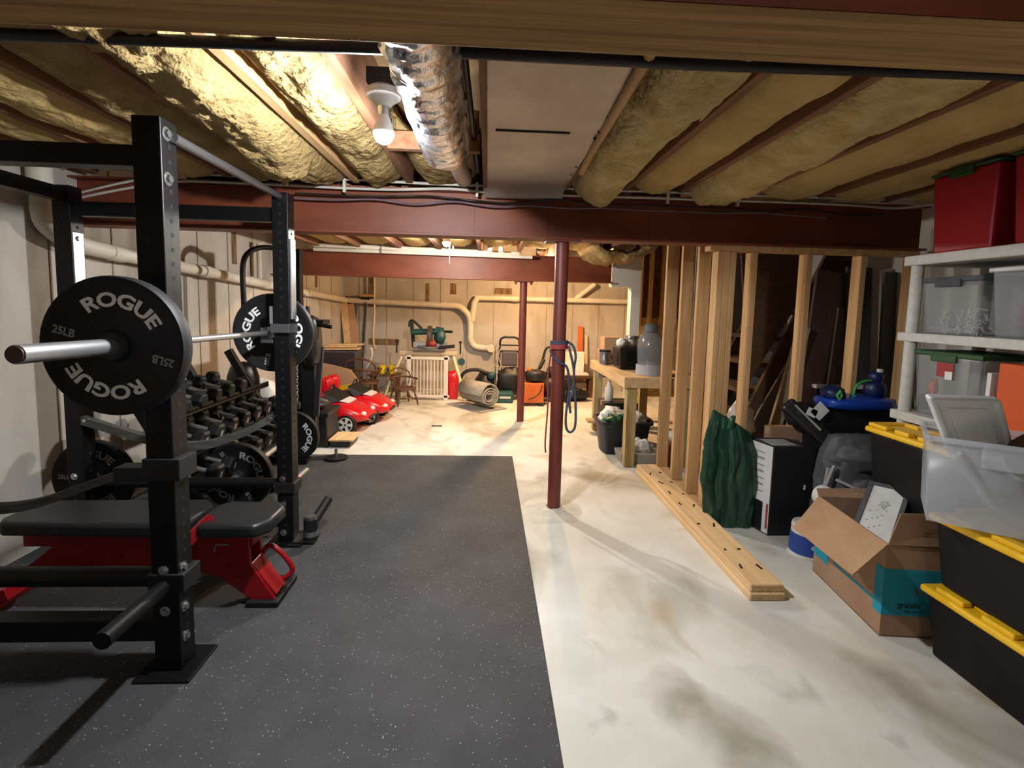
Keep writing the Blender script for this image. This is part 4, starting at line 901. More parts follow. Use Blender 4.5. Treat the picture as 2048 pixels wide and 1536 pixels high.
bar_mb((2.03, 2.76, .5), (1.98, 2.74, .26), .05, .012, (0, -1, 0)).build('shoulder_strap', m_greytrim, t, bevel=.004)
MB().tube(arcpts([(2.28, 2.74, .64), (2.33, 2.73, .58), (2.32, 2.73, .48)], 5), .012, 6).build('strap_loop', m_greytrim, t, smooth=60)

# black case, folded chair, toy
t = thing('black_case', 'big black case with a white tag behind the backpack', 'case', (2.3, 3.05, 0))
MB().box(2.12, 2.62, 3.0, 3.25, 0, .8).build('body', m_black2, t, bevel=.01)
b = bar_mb((2.05, 2.97, .765), (2.11, 2.97, .83), .085, .003, (0, -1, 0)); b.build('tag', m_paper, t)
b = bar_mb((2.0, 2.97, .8), (2.06, 2.97, .775), .05, .003, (0, -1, 0)); b.build('tag', m_paper, t)
t = thing('folding_chair_bag', 'black folded camp chair leaning in front of the studs', 'folding chair', (2.0, 3.1, 0))
bar_mb((1.95, 3.12, .82), (2.16, 2.98, .6), .1, .06, (0, -1, 0)).build('sleeve', m_vinyl, t, bevel=.02)
bar_mb((1.97, 3.05, .82), (2.09, 2.96, .68), .012, .012).build('tube', m_zinc, t)
b = MB(); b.blob((2.05, 3.12, .74), (.1, .08, .09), 21, .25, 3); b.build('fabric', m_vinyl, t, smooth=180)
t = thing('toy_boat', 'shiny blue plastic toy with a dark knobbed figure on the black case', 'toy', (2.35, 3.05, .8))
b = MB(); b.blob((2.36, 3.05, .845), (.24, .14, .045), 4, .15, 2, pw=.7); b.build('hull', m_blue, t, smooth=180)
b = MB(); b.blob((2.19, 3.02, .905), (.07, .07, .05), 5, .2, 3); b.build('dome', m_dblue, t, smooth=180)
MB().tube([(2.17, 2.955, .9), (2.185, 2.95, .93), (2.2, 2.955, .9), (2.185, 2.95, .875)], .01, 6, closed=True).build('green_trim', m_green, t, smooth=60)
MB().tube(arcpts([(2.31, 3.0, .88), (2.32, 3.0, .95), (2.37, 3.0, .985), (2.42, 3.0, .99)], 5), .008, 6).build('green_loop', m_green, t, smooth=60)
MB().cyl((2.31, 3.0, .87), (2.31, 3.0, .9), .02, n=12).build('teal_button', m_teal, t)
b = MB(); b.blob((2.47, 3.03, .93), (.065, .06, .07)); b.blob((2.47, 3.03, 1.01), (.045, .045, .045)); b.build('knob_figure', m_dblue, t, smooth=180)
MB().cyl((2.47, 3.0, 1.045), (2.47, 3.0, 1.065), .018, n=12).build('white_tip', m_white, t)

# pail, roll, open cardboard box with framed picture
t = thing('joint_pail', 'upturned blue and white pail peeking from behind the open box', 'pail', (1.88, 2.75, 0))
MB().lathe([(0, 0), (.1, 0), (.1, .012), (.094, .015), (.088, .16), (.09, .165), (.085, .185), (0, .185)], 32, o=(1.895, 2.72, .001)).build('bucket', m_white, t, smooth=40)
MB().lathe([(.0955, .02), (.0965, .02), (.0915, .13), (.0905, .13)], 32, o=(1.895, 2.72, .001)).build('blue_band', m_tubblue, t, smooth=40)
MB().lathe([(0, 0), (.012, 0), (.012, .003), (0, .003)], 14, 'y', (1.87, 2.626, .075)).build('emblem', m_paper, t)
t = thing('tape_roll', 'white roll of tape with a red core on the carton edge', 'tape', (1.98, 2.8, .3))
b = MB(); b.lathe([(.022, 0), (.06, 0), (.06, .09), (.022, .09)], 28, 'y', (1.95, 2.62, .36)); b.build('roll', m_white, t, smooth=40)
MB().lathe([(0, .004), (.021, .004), (.021, .08), (0, .08)], 20, 'y', (1.95, 2.62, .36)).build('core', m_redband, t, smooth=40)

bx = thing('moving_box', 'open brown moving box with teal print at the foot of the totes', 'box', (2.0, 2.2, 0))
A, B_, Hh = Vector((1.741, 1.985)), Vector((1.809, 2.537)), .42
R_ = Vector((2.26, 1.93)); D = R_ + (B_ - A)
def wallp(p, q, nm, m=m_card, z0=0, z1=Hh, th=.006):
    d = (q - p).normalized(); n = Vector((-d.y, d.x)) * th
    b = MB(); b.prism([tuple(p), tuple(q), tuple(q + n), tuple(p + n)], z0, z1, 'z'); return b.build(nm, m, bx)
wallp(B_, A, 'side'); wallp(A, R_, 'side'); wallp(R_, D, 'side'); wallp(D, B_, 'side')
b = MB(); b.prism([tuple(A), tuple(R_), tuple(D), tuple(B_)], .002, .008, 'z'); b.build('bottom', m_card, bx)
def flap(p, q, tip_a, tip_b, nm='flap', m=m_cardl):
    p, q, a, b2 = map(Vector, (p, q, tip_a, tip_b)); n = (q - p).cross(a - p).normalized() * .005
    mb = MB(); mb.add([p, q, b2, a, p + n, q + n, b2 + n, a + n], [(0, 1, 2, 3), (4, 5, 6, 7), (0, 1, 5, 4), (1, 2, 6, 5), (2, 3, 7, 6), (3, 0, 4, 7)]); return mb.build(nm, m, bx)
flap((B_.x, B_.y, Hh), (A.x, A.y, Hh), (1.55, 2.34, .335), (1.527, 1.9, .33))
flap((A.x, A.y, Hh), (R_.x, R_.y, Hh), (1.78, 1.98, .56), (2.26, 1.95, .56), m=m_card)
flap((D.x, D.y, Hh), (B_.x, B_.y, Hh), (2.2, 2.55, .46), (1.84, 2.6, .44), m=m_card)
# printing
quad(tuple(A), tuple(A + (R_ - A) * .5), .1, .31, .0015).build('teal_panel', m_teal, bx)
quad(tuple(A - (A - B_) * .0 + (B_ - A) * .1), tuple(A), .1, .31, .0015).build('teal_panel', m_teal, bx)
quad(tuple(B_), tuple(B_ - (B_ - A) * .25), .1, .34, .0015).build('teal_panel', m_teal, bx)
quad(tuple(B_ - (B_ - A) * .33), tuple(A + (B_ - A) * .1), .135, .147, .0015).build('teal_line', m_teal, bx)
def ptext(s, size, dx, z, m, bold=.01, nm='lettering', face=(A, R_), off=.003):
    b = MB(); d = (face[1] - face[0]).normalized(); ang = math.atan2(d.y, d.x)
    b.M = Matrix.Translation((face[0].x + d.x * dx + d.y * off, face[0].y + d.y * dx - d.x * off, z)) @ Matrix.Rotation(ang, 4, 'Z'); b.text(s, size, .0005, bold, 1, None, 90); return b.build(nm, m, bx)
ptext('grande', .034, .11, .15, m_print, .03)
ptext('large  grande', .014, .13, .122, m_print)
ptext('box', .05, .17, .215, m_printb)
for k in range(6): quad(tuple(A + (R_ - A) * (.16 + .01 * (k % 3))), tuple(A + (R_ - A) * .46), .475 - k * .016, .4765 - k * .016 + .003, -.0).build('print_line', m_printb, bx)
fr = thing('framed_picture', 'white picture in a grey frame tilted inside the open box', 'picture', (1.98, 2.25, .3))
P00, P10, P11, P01 = Vector((1.76, 2.2, .36)), Vector((1.845, 2.1, .36)), Vector((2.09, 2.29, .52)), Vector((2.02, 2.385, .53))
fx = (P10 - P00).normalized(); fy = (P01 - P00); fy = (fy - fx * fy.dot(fx)); FW, FH = (P10 - P00).length, fy.length; fy.normalize(); fn = fx.cross(fy)
TF = Matrix(((fx.x, fy.x, fn.x, P00.x), (fx.y, fy.y, fn.y, P00.y), (fx.z, fy.z, fn.z, P00.z), (0, 0, 0, 1)))
def fbox(x0, x1, y0, y1, z0, z1, nm, m):
    b = MB(); b.M = TF; b.box(x0, x1, y0, y1, z0, z1); return b.build(nm, m, fr)
fbox(0, FW, 0, FH, -.012, 0, 'canvas', m_paper)
for q in ((-.02, 0, -.02, FH + .02), (FW, FW + .02, -.02, FH + .02), (0, FW, -.02, 0), (0, FW, FH, FH + .02)): fbox(*q, -.03, .006, 'frame_bar', m_greyfab)
b = MB(); b.M = TF
for k in range(26):
    px_, py_ = random.gauss(0, .011), random.gauss(0, .018); b.box(FW * .55 + px_ - .004, FW * .55 + px_ + .004, FH * .66 + py_ - .003, FH * .66 + py_ + .003, 0, .0008)
b.build('drawing', M('drawing_grey', '#a9a69c', .8), fr)
b = MB(); b.M = TF
for k in range(9): b.box(.02 + .018 * (k % 4), .028 + .018 * (k % 4), .05 + .016 * k, .056 + .016 * k, 0, .0008)
b.build('writing', m_letterg, fr)

# ------------------------------------------------------------------ totes and shelf on the right
def tote(label, x0, x1, y0, y1, z0, h=.29, name='storage_tote'):
    t = thing(name, label, 'tote', ((x0 + x1) / 2, (y0 + y1) / 2, z0))
    zb, zt = z0, z0 + h - .05
    b = MB(); b.frust((x0 + .035, x1 - .035, y0 + .035, y1 - .035), (x0 + .01, x1 - .01, y0 + .01, y1 - .01), zb, zt); b.build('body', m_toteb, t, bevel=.015, seg=3, smooth=40)
    lid = MB().box(x0 - .008, x1 + .008, y0 - .008, y1 + .008, zt - .004, zt + .026).build('lid', m_yellow, t, bevel=.012, seg=3, smooth=40)
    MB().box(x0 + .05, x1 - .05, y0 + .05, y1 - .05, zt + .026, zt + .034).build('lid_panel', m_yellow, lid, bevel=.004)
    L = y1 - y0
    for k in range(4):
        ya = y0 + L * (.06 + .24 * k)
        for xa in (x0 + .004, x1 - .044):
            MB().box(xa, xa + .04, ya, ya + L * .15, zt + .026, zt + .046).build('lid_lug', m_yellow, lid, bevel=.005)
    for ya in (y0, y1 - .04): MB().box((x0 + x1) / 2 - .1, (x0 + x1) / 2 + .1, ya, ya + .04, zt + .026, zt + .046).build('lid_lug', m_yellow, lid, bevel=.005)
    for s in (y0 + .004, y1 - .03): MB().box((x0 + x1) / 2 - .08, (x0 + x1) / 2 + .08, s - .006, s + .032, zt - .07, zt - .03).build('handle', m_toteb, t, bevel=.006)
    return t
tote('bottom black tote with yellow lid at the right edge', 1.835, 2.24, 1.12, 1.9, .0, .315)
tote('upper black tote with yellow lid carrying the clear bin', 1.82, 2.22, 1.12, 1.88, .318, .315)
tote('black tote with yellow lid at the far stack, behind the backpack, upper one', 2.03, 2.245, 1.96, 2.52, .42, .42)
tote('lower black tote of the far stack behind the moving box', 2.34, 2.7, 1.98, 2.5, .0, .41)
# clear bin with loose lid
cb = thing('clear_bin', 'open clear plastic bin with its lid tipped inside on the upper tote', 'bin', (1.9, 1.6, .66))
TB = rot((1.672, 1.745, .634), radians(-39))
b = MB(); b.M = TB
W_, D_ = .52, .3
b.frust((.0, W_, -.0, D_), (-.015, W_ + .015, -.015, D_ + .015), 0, .325); b.f = [f for i, f in enumerate(b.f) if i != 1]
ob = b.build('walls', m_frost, cb, smooth=20); ob.modifiers.new('thick', 'SOLIDIFY').thickness = .004
for (x0, x1, y0, y1) in ((-.03, W_ + .03, -.03, -.014), (-.03, W_ + .03, D_ + .014, D_ + .03), (-.03, -.014, -.03, D_ + .03), (W_ + .014, W_ + .03, -.03, D_ + .03)):
    b = MB(); b.M = TB; b.box(x0, x1, y0, y1, .308, .328); b.build('rim', m_frost, cb, bevel=.004)
b = MB(); b.M = TB; b.box(.13, .36, -.03, -.012, .235, .31); b.build('handle', m_frost, cb, bevel=.008)
b = MB(); b.M = TB; b.tube(arcpts([(.06, -.02, .27), (.13, .0, .17), (.2, .02, .08), (.3, .03, .03)], 6), .022, 8); b.build('fold', m_frost, cb, smooth=60)
ld = thing('loose_lid', 'pale frosted lid standing tilted in the clear bin', 'lid', (1.8, 1.75, .95))
L00, L10, L01 = Vector((1.785, 1.79, .875)), Vector((2.075, 1.82, .865)), Vector((1.53, 1.64, 1.125))
lx = (L10 - L00).normalized(); ly = L01 - L00; ly = ly - lx * ly.dot(lx); ly0 = L01 - L00; LW, LH = (L10 - L00).length, ly0.length; lz = lx.cross(ly0).normalized(); ly0.normalize()
TL = Matrix(((lx.x, ly0.x, lz.x, L00.x), (lx.y, ly0.y, lz.y, L00.y), (lx.z, ly0.z, lz.z, L00.z), (0, 0, 0, 1)))
def lbox(q, z0, z1, nm, bv):
    b = MB(); b.M = TL; b.box(*q, z0, z1); b.build(nm, m_lidw, ld, bevel=bv, seg=3, smooth=40)
lbox((0, LW, 0, LH), -.006, .006, 'panel', .004)
for q in ((-.005, .028, 0, LH), (LW - .028, LW + .005, 0, LH), (0, LW, LH - .028, LH + .005)): lbox(q, -.016, .016, 'rim', .01)
lbox((.06, LW - .06, .05, LH - .06), .004, .012, 'inset', .004)
b = MB(); b.blob((2.04, 1.66, .9), (.15, .1, .1), 3, .05, 3); tag(b.build('straw_hat', m_brown, smooth=180), 'brown rounded woven crown poking out of the clear bin', 'hat')

sh = thing('shelving_unit', 'light grey resin shelving unit along the right wall', 'shelving', (2.48, 2.1, 0))
SY0, SY1, SX0, SX1 = 1.2, 2.64, 2.25, 2.72
for z, h in ((1.72, .052), (1.312, .047), (.886, .05), (.46, .05)):
    s = MB().box(SX0, SX1, SY0, SY1, z - h, z).build('shelf', m_shelf, sh, bevel=.006)
for x in (SX0 + .04, SX1 - .04):
    for y in (SY0 + .05, SY1 - .05):
        for z0, z1 in ((0, .41), (.46, .836), (.886, 1.265), (1.312, 1.668)):
            MB().cyl((x, y, z0), (x, y, z1), .029, n=18).build('post', m_shelf, sh, smooth=40)
def clearbin(label, x0, x1, y0, y1, z0, z1, lidm, body=None):
    t = thing('lidded_bin', label, 'bin', ((x0 + x1) / 2, (y0 + y1) / 2, z0))
    b = MB(); b.frust((x0 + .02, x1 - .02, y0 + .02, y1 - .02), (x0, x1, y0, y1), z0, z1 - .02); o = b.build('walls', body or m_clear, t, bevel=.012, seg=3)
    MB().box(x0 - .01, x1 + .01, y0 - .01, y1 + .01, z1 - .025, z1).build('lid', lidm, t, bevel=.006)
    MB().box(x0 - .018, x0 - .004, (y0 + y1) / 2 - .07, (y0 + y1) / 2 + .07, z1 - .05, z1 - .012).build('latch', lidm, t, bevel=.004); return t
binm = M('bin_clear', '#aeb4b6', .3, alpha=.35)
clearbin('clear bin of pale tinsel with a dark latch lid on the second shelf', 2.3, 2.66, 2.24, 2.57, 1.313, 1.6, m_greyfab, binm)
b = MB(); random.seed(3)
for k in range(70):
    c = Vector((2.34 + random.random() * .14, 2.28 + random.random() * .25, 1.325 + random.random() ** 2 * .11)); d = Vector((random.uniform(-1, 1), random.uniform(-1, 1), random.uniform(-.5, 1))) * .03
    b.tube([c - d, c + Vector((.006, .01, .012)), c + d], .004, 4)
tag(b.build('tinsel', m_white, kind='stuff'), 'loose white tinsel inside the shelf bin', 'tinsel')
clearbin('clear bin with red and pink contents and a picture label on the second shelf', 2.3, 2.66, 1.7, 2.2, 1.313, 1.63, m_clear, binm)
b = MB(); b.blob((2.44, 2.02, 1.42), (.1, .14, .1), 5, .3, 3); tag(b.build('wrapped_gifts', M('muted_red', '#7c3b44', .7), smooth=180), 'dull red bundle inside the picture label bin', 'bundle')
b = MB(); b.blob((2.42, 1.86, 1.46), (.1, .1, .12), 8, .3, 3); tag(b.build('pink_cloth', M('dusty_pink', '#b79a98', .8), smooth=180), 'dusty pink cloth inside the picture label bin', 'cloth')
t = thing('bin_label', 'small picture label stuck on the pink contents bin', 'label', (2.29, 1.98, 1.5))
MB().box(2.291, 2.294, 1.95, 2.03, 1.47, 1.58).build('card', m_purple, t); MB().box(2.289, 2.291, 1.955, 1.985, 1.475, 1.5).build('white_square', m_paper, t); MB().box(2.289, 2.291, 1.96, 2.02, 1.52, 1.57).build('picture', m_letterg, t)
clearbin('clear bin with green lid and red label on the third shelf', 2.3, 2.66, 2.2, 2.57, .887, 1.225, m_greenlid, binm)
t = thing('bin_label', 'red label with a white square on the green lidded bin', 'label', (2.29, 2.4, 1.1))
MB().box(2.29, 2.294, 2.33, 2.42, 1.1, 1.17).build('card', m_redband, t); MB().box(2.288, 2.29, 2.33, 2.37, 1.09, 1.13).build('white_square', m_paper, t)
b = MB(); b.blob((2.36, 2.5, 1.03), (.02, .02, .045), 3, .3, 5); tag(b.build('orange_trinket', m_orange, smooth=180), 'small orange trinket inside the green lidded bin', 'trinket')
MBo = MB().box(2.3, 2.65, 1.72, 2.12, .887, 1.2); t = thing('orange_carton', 'plain bright orange carton on the third shelf', 'box', (2.48, 1.9, .887)); MBo.build('carton', m_orange, t, bevel=.004); MB().box(2.297, 2.3, 1.9, 1.93, .9, 1.19).build('flap_edge', M('dark_orange', '#9c3f14', .6), t)
tag(MB().box(2.3, 2.6, 2.15, 2.17, .887, 1.15).build('white_folder', m_paper, bevel=.002), 'thin white folder upright beside the orange carton', 'folder')
def redtote(label, y0, y1):
    t = thing('red_tote', label, 'tote', (2.47, (y0 + y1) / 2, 1.72))
    MB().frust((2.3, 2.66, y0 + .02, y1 - .02), (2.28, 2.68, y0, y1), 1.721, 2.105).build('body', m_redtote, t, bevel=.012)
    MB().box(2.27, 2.69, y0 - .005, y1 + .005, 2.105, 2.122).build('lid', m_greenlid, t, bevel=.008)
    MB().box(2.262, 2.28, (y0 + y1) / 2 - .06, (y0 + y1) / 2 + .06, 2.075, 2.12).build('latch', m_greenlid, t, bevel=.005)
redtote('far red tote with green lid on top of the shelving', 2.2, 2.54)
redtote('near red tote with green lid on top of the shelving', 1.72, 2.14)

# ------------------------------------------------------------------ workshop end
t = thing('baby_gate', 'white metal baby gate leaning before the miter saw stand', 'gate', (-.85, 7.3, 0))
for x in (-1.16, -.62): MB().box(x, x + .06, 7.3, 7.33, .0, .66).build('post', m_gatew, t, bevel=.004)
MB().box(-1.18, -.54, 7.3, 7.33, .6, .64).build('rail', m_gatew, t, bevel=.003); MB().box(-1.18, -.54, 7.3, 7.33, .04, .075).build('rail', m_gatew, t, bevel=.003)
for k in range(9): MB().cyl((-1.06 + k * .05, 7.315, .07), (-1.06 + k * .05, 7.315, .61), .008, n=8).build('bar', m_gatew, t, smooth=40)
t = thing('saw_stand', 'miter saw stand with pale diagonal legs behind the baby gate', 'stand', (-.85, 7.65, 0))
MB().box(-1.32, -.45, 7.6, 7.66, .64, .7).build('rail', M('stand_pale', '#c9bca0', .5), t, bevel=.004)
for p, q in (((-1.28, 7.55, .62), (-1.5, 7.3, .03)), ((-.5, 7.55, .62), (-.3, 7.3, .03)), ((-1.2, 7.7, .62), (-1.4, 7.95, .03)), ((-.55, 7.7, .62), (-.4, 7.95, .03))):
    bar_mb(p, q, .04, .03).build('leg', M('leg_cream', '#d8cfae', .5) if 'leg_cream' not in bpy.data.materials else bpy.data.materials['leg_cream'], t, bevel=.003)
for x, z in ((-1.36, .84), (-.4, .84)): MB().cyl((x, 7.62, .66), (x, 7.62, z), .012, n=8).blob((x, 7.62, z), (.025, .025, .02)).build('clamp_post', m_black2, t)
MB().lathe([(0, -.02), (.055, -.02), (.055, .02), (0, .02)], 20, 'y', (-.38, 7.55, .55)).build('roller', m_teal2, t, smooth=40)
t = thing('miter_saw', 'grey and green sliding miter saw on the stand', 'saw', (-.9, 7.65, .7))
MB().box(-1.1, -.62, 7.5, 7.8, .71, .75).build('base', m_tin, t, bevel=.01)
MB().lathe([(0, 0), (.17, 0), (.17, .025), (0, .03)], 28, o=(-.88, 7.62, .75)).build('turntable', m_tin, t, smooth=40)
MB().box(-1.12, -.9, 7.66, 7.7, .75, .83).build('fence', m_white, t, bevel=.004); MB().box(-.84, -.6, 7.66, 7.7, .75, .83).build('fence', m_zinc, t, bevel=.004)
MB().lathe([(.0, -.03), (.15, -.03), (.155, 0), (.15, .03), (0, .03)], 28, 'x', (-.86, 7.6, .93)).build('blade_guard', M('guard_dark', '#4c4038', .5), t, smooth=40)
bar_mb((-1.12, 7.75, .74), (-1.16, 7.75, 1.12), .05, .06, (0, 1, 0)).build('arm', m_black2, t, bevel=.005)
MB().tube(arcpts([(-1.17, 7.62, 1.06), (-1.16, 7.62, 1.14), (-1.1, 7.62, 1.14), (-.98, 7.62, 1.03)], 5), .02, 8).build('handle', m_black2, t, smooth=60)
MB().cyl((-1.13, 7.6, .98), (-.75, 7.6, 1.0), .045, n=16).cyl((-.78, 7.6, 1.0), (-.66, 7.6, .98), .075, n=20).build('motor', m_teal2, t, smooth=40)
b = MB(); b.blob((-.71, 7.58, .93), (.09, .09, .11), 3, .2, 3); b.build('motor_housing', m_teal2, t, smooth=180)
MB().cyl((-.66, 7.6, 1.0), (-.52, 7.55, 1.0), .02, n=10).build('grip', m_black2, t, smooth=40)
b = MB(); b.blob((-.83, 7.5, .82), (.08, .06, .06), 5, .2, 3); b.build('red_guard', M('saw_red', '#7c1f22', .5), t, smooth=180)
MB().cyl((-.72, 7.5, .76), (-.48, 7.48, .79), .025, n=10).build('clamp', m_black2, t, smooth=40)
b = MB(); b.blob((-.5, 7.45, .2), (.09, .07, .22), 8, .15, 5, pw=.5); tag(b.build('red_bag', m_toyred, smooth=180), 'shiny red bag beside the baby gate', 'bag')
# chairs
def windsor(label, loc, rz, s=1.0):
    t = thing('windsor_chair', label, 'chair', loc); T = Matrix.Translation(loc) @ Matrix.Rotation(rz, 4, 'Z') @ Matrix.Scale(s, 4)
    def P(m): m.M = T; return m
    b = P(MB()); b.prism([(.2 * math.copysign(abs(cos(a)) ** .7, cos(a)), .19 * math.copysign(abs(sin(a)) ** .7, sin(a))) for a in [2 * pi * k / 20 for k in range(20)]], .27, .3, 'z'); b.build('seat', m_darkwood, t, bevel=.008)
    for x in (-1, 1):
        for y in (-1, 1):
            b = P(MB()); b.tube([(x * .13, y * .12, .27), (x * .17, y * .16, .12), (x * .19, y * .18, 0)], [.013, .018, .012], 8); b.build('leg', m_darkwood, t, smooth=60)
    b = P(MB()); b.tube([(-.17, -.15, .1), (-.17, .15, .1)], .009, 6); b.build('stretcher', m_darkwood, t); b = P(MB()); b.tube([(.17, -.15, .1), (.17, .15, .1)], .009, 6); b.build('stretcher', m_darkwood, t)
    b = P(MB()); b.tube([(-.17, 0, .1), (.17, 0, .1)], .009, 6); b.build('stretcher', m_darkwood, t)
    arm = arcpts([(.21, -.1, .45), (.22, .05, .45), (.15, .17, .46), (0, .2, .47), (-.15, .17, .46), (-.22, .05, .45), (-.21, -.1, .45)], 5)
    b = P(MB()); b.tube(arm, .016, 8); b.build('arm_rail', m_darkwood, t, smooth=60)
    b = P(MB()); b.tube(arcpts([(.19, .12, .46), (.17, .19, .56), (0, .22, .62), (-.17, .19, .56), (-.19, .12, .46)], 5), .014, 8); b.build('back_hoop', m_darkwood, t, smooth=60)
    for k in range(9):
        a = -pi * .06 + pi * 1.12 * k / 8; b = P(MB()); q = arm[int(1 + k * (len(arm) - 3) / 8)]; b.tube([(.17 * cos(a), .03 + .14 * sin(a), .3), q], .007, 6); b.build('spindle', m_darkwood, t)
    return t
windsor('dark wooden captain chair behind the red toy cars', (-1.72, 7.05, 0), pi, 1.05)
windsor('small dark wooden chair before the baby gate', (-1.15, 6.98, 0), radians(35), .8)
t = thing('side_table', 'small dark wooden table under two yellow tubs', 'table', (-1.45, 7.45, 0))
MB().box(-1.72, -1.28, 7.3, 7.6, .34, .37).build('tabletop', m_darkwood, t, bevel=.004)
for x in (-1.69, -1.33):
    for y in (7.32, 7.55): MB().box(x, x + .035, y, y + .035, 0, .34).build('leg', m_darkwood, t)
for lb, x in (('left yellow tub on the small dark table', -1.54), ('right yellow tub on the small dark table', -1.4)):
    t = thing('yellow_tub', lb, 'tub', (x, 7.42, .37)); MB().lathe([(0, 0), (.045, 0), (.055, .12), (0, .12)], 20, o=(x, 7.42, .371)).build('body', m_cupy, t, smooth=40); MB().box(x - .055, x - .03, 7.36, 7.375, .41, .46).build('label', m_black2, t)
# left corner
t = thing('work_cabinet', 'dark low cabinet in the back left corner carrying boards', 'cabinet', (-2.1, 7.3, 0))
MB().box(-2.4, -1.86, 7.1, 7.6, .3, .72).build('body', m_purple, t, bevel=.006); MB().box(-2.41, -1.85, 7.09, 7.11, .34, .7).build('door', M('cabinet_dark', '#2b2429', .6), t, bevel=.004)
for x in (-2.36, -1.92): MB().box(x, x + .05, 7.12, 7.17, 0, .3).build('leg', m_black2, t)
for k, (x0, x1, z, r) in enumerate(((-2.45, -1.83, .735, 0), (-2.4, -1.88, .765, 1), (-2.3, -1.8, .79, 2))):
    tag(bar_mb((x0, 7.25 + .05 * k, z), (x1, 7.3 + .05 * k, z + .01), .22 - .04 * k, .022).build('shelf_board', m_lumber, bevel=.002), ('lowest pale board on the dark corner cabinet', 'middle pale board on the dark corner cabinet', 'topmost pale board on the dark corner cabinet')[k], 'board')
leaning('leaning_plank', 'tall plank leaning in the back left corner, left of the pair', 'plank', (-2.16, 8.1, .01), (-2.33, 8.25, 1.43), .1, .03, m_lumber)
leaning('leaning_plank', 'reddish wider plank leaning in the back left corner', 'plank', (-2.02, 8.12, .01), (-2.24, 8.28, 1.38), .13, .03, m_cardl)
leaning('leaning_plank', 'dark thin plank behind the pair of corner planks', 'plank', (-2.1, 8.2, .01), (-2.28, 8.3, 1.5), .05, .02, m_stair)
t = thing('push_broom', 'dark broom standing head up against the back wall', 'broom', (-1.98, 8.15, 0))
MB().cyl((-2.02, 8.1, .01), (-1.97, 8.25, 1.42), .016, n=10).build('handle', m_black2, t, smooth=40)
MB().prism([(-2.09, 1.5), (-1.85, 1.5), (-1.9, 1.46), (-1.95, 1.4), (-1.99, 1.4), (-2.04, 1.46)], 8.22, 8.27, 'y').build('head', m_black2, t)
MB().box(-2.06, -1.83, 8.21, 8.28, 1.5, 1.54).build('bristles', m_cardl, t)
b = MB(); b.sheet(lambda u, v: (-1.82 + .1 * sin(u * 2.2), 7.5 + .1 * v, .42 + .32 * u), 12, 2); o = b.build('curved_panel', m_white, smooth=180); o.modifiers.new('thick', 'SOLIDIFY').thickness = .02; tag(o, 'curved white plastic shell beside the dark cabinet', 'panel')
t = thing('flattened_carton', 'large torn brown carton leaning below the dark cabinet', 'carton', (-2.2, 6.8, 0))
b = MB(); b.prism([(-2.4, .0), (-1.75, .0), (-1.72, .35), (-1.82, .5), (-2.05, .56), (-2.4, .62)], 6.75, 6.8, 'y'); b.build('sheet', m_cardl, t); bar_mb((-1.95, 6.7, .26), (-1.78, 6.68, .3), .003, .06).build('tape', m_yellow, t)
tag(MB().box(-2.3, -1.92, 6.55, 6.6, 0, .42).build('grey_board', m_purple, bevel=.003), 'dull grey square board in front of the torn carton', 'board')
# rug, hoses, machines
t = thing('rolled_rug', 'grey rug rolled up on a folded mat on the floor', 'rug', (-.05, 6.75, 0))
TR = Matrix.Translation((.06, 6.62, .035)) @ Matrix.Rotation(radians(38), 4, 'Z')
prof = []
for k in range(64):
    a = -pi * .5 + k / 63 * 2 * pi * 2.6; r = .055 + .088 * (1 - k / 63) ; prof.append((r * 1.05 * cos(a) , .15 + r * .95 * sin(a)))
prof = [(-.02, .33), (-.1, .3), (-.17, .2)] [::-1][:0] + prof
b = MB(); b.M = TR; b.sheet(lambda u, v: (prof[int(round(u * 63))][0], .55 * v, prof[int(round(u * 63))][1]), 63, 1); o = b.build('pile', m_rug, t, smooth=60); o.modifiers.new('thick', 'SOLIDIFY').thickness = .014
b = MB(); b.M = TR; b.sheet(lambda u, v: (.16 * cos(pi * (.05 + .9 * u)) , .0 + .56 * v, .14 + .19 * sin(pi * (.05 + .9 * u)) ), 20, 1); o = b.build('outer_wrap', m_rug, t, smooth=60); o.modifiers.new('thick', 'SOLIDIFY').thickness = .014
b = MB(); b.M = TR; b.sheet(lambda u, v: (-.2 + .45 * u, -.05 + .5 * v, -.018 + .012 * noise.noise(Vector((u * 5, v * 5, 1)))), 20, 12); o = b.build('folded_mat', m_rugb, t, smooth=60); o.modifiers.new('thick', 'SOLIDIFY').thickness = .02
t = thing('leaf_blower', 'black machine with a thick arched hose behind the rolled rug', 'blower', (-.05, 7.6, 0))
b = MB(); b.blob((-.02, 7.6, .2), (.17, .2, .2), 9, .25, 2); b.build('body', m_black2, t, smooth=180)
MB().tube(arcpts([(-.4, 7.5, .28), (-.32, 7.5, .4), (-.15, 7.5, .44), (.03, 7.5, .38), (.12, 7.55, .25)], 6), .026, 10).build('hose', m_black2, t, smooth=60)
b = MB(); b.blob((.08, 7.45, .36), (.06, .05, .06)); b.build('knob', m_teal2, t, smooth=180)
t = thing('pressure_washer', 'black pressure washer with tube handle and coiled hose by the far post', 'pressure washer', (.35, 7.6, 0))
MB().tube(arcpts([(.2, 7.6, .1), (.2, 7.62, .8), (.24, 7.62, .92), (.34, 7.62, .93), (.46, 7.62, .92), (.5, 7.62, .8), (.5, 7.6, .1)], 5), .016, 8).build('frame', m_black, t, smooth=60)
MB().box(.2, .5, 7.6, 7.64, .7, .73).box(.2, .5, 7.6, 7.64, .8, .82).build('crossbar', m_black, t)
b = MB(); b.blob((.35, 7.5, .28), (.18, .15, .2), 4, .3, 3, pw=.6); b.build('engine', m_black2, t, smooth=180)
MB().box(.24, .46, 7.4, 7.5, .34, .37).build('yellow_trim', m_yellow, t, bevel=.006)
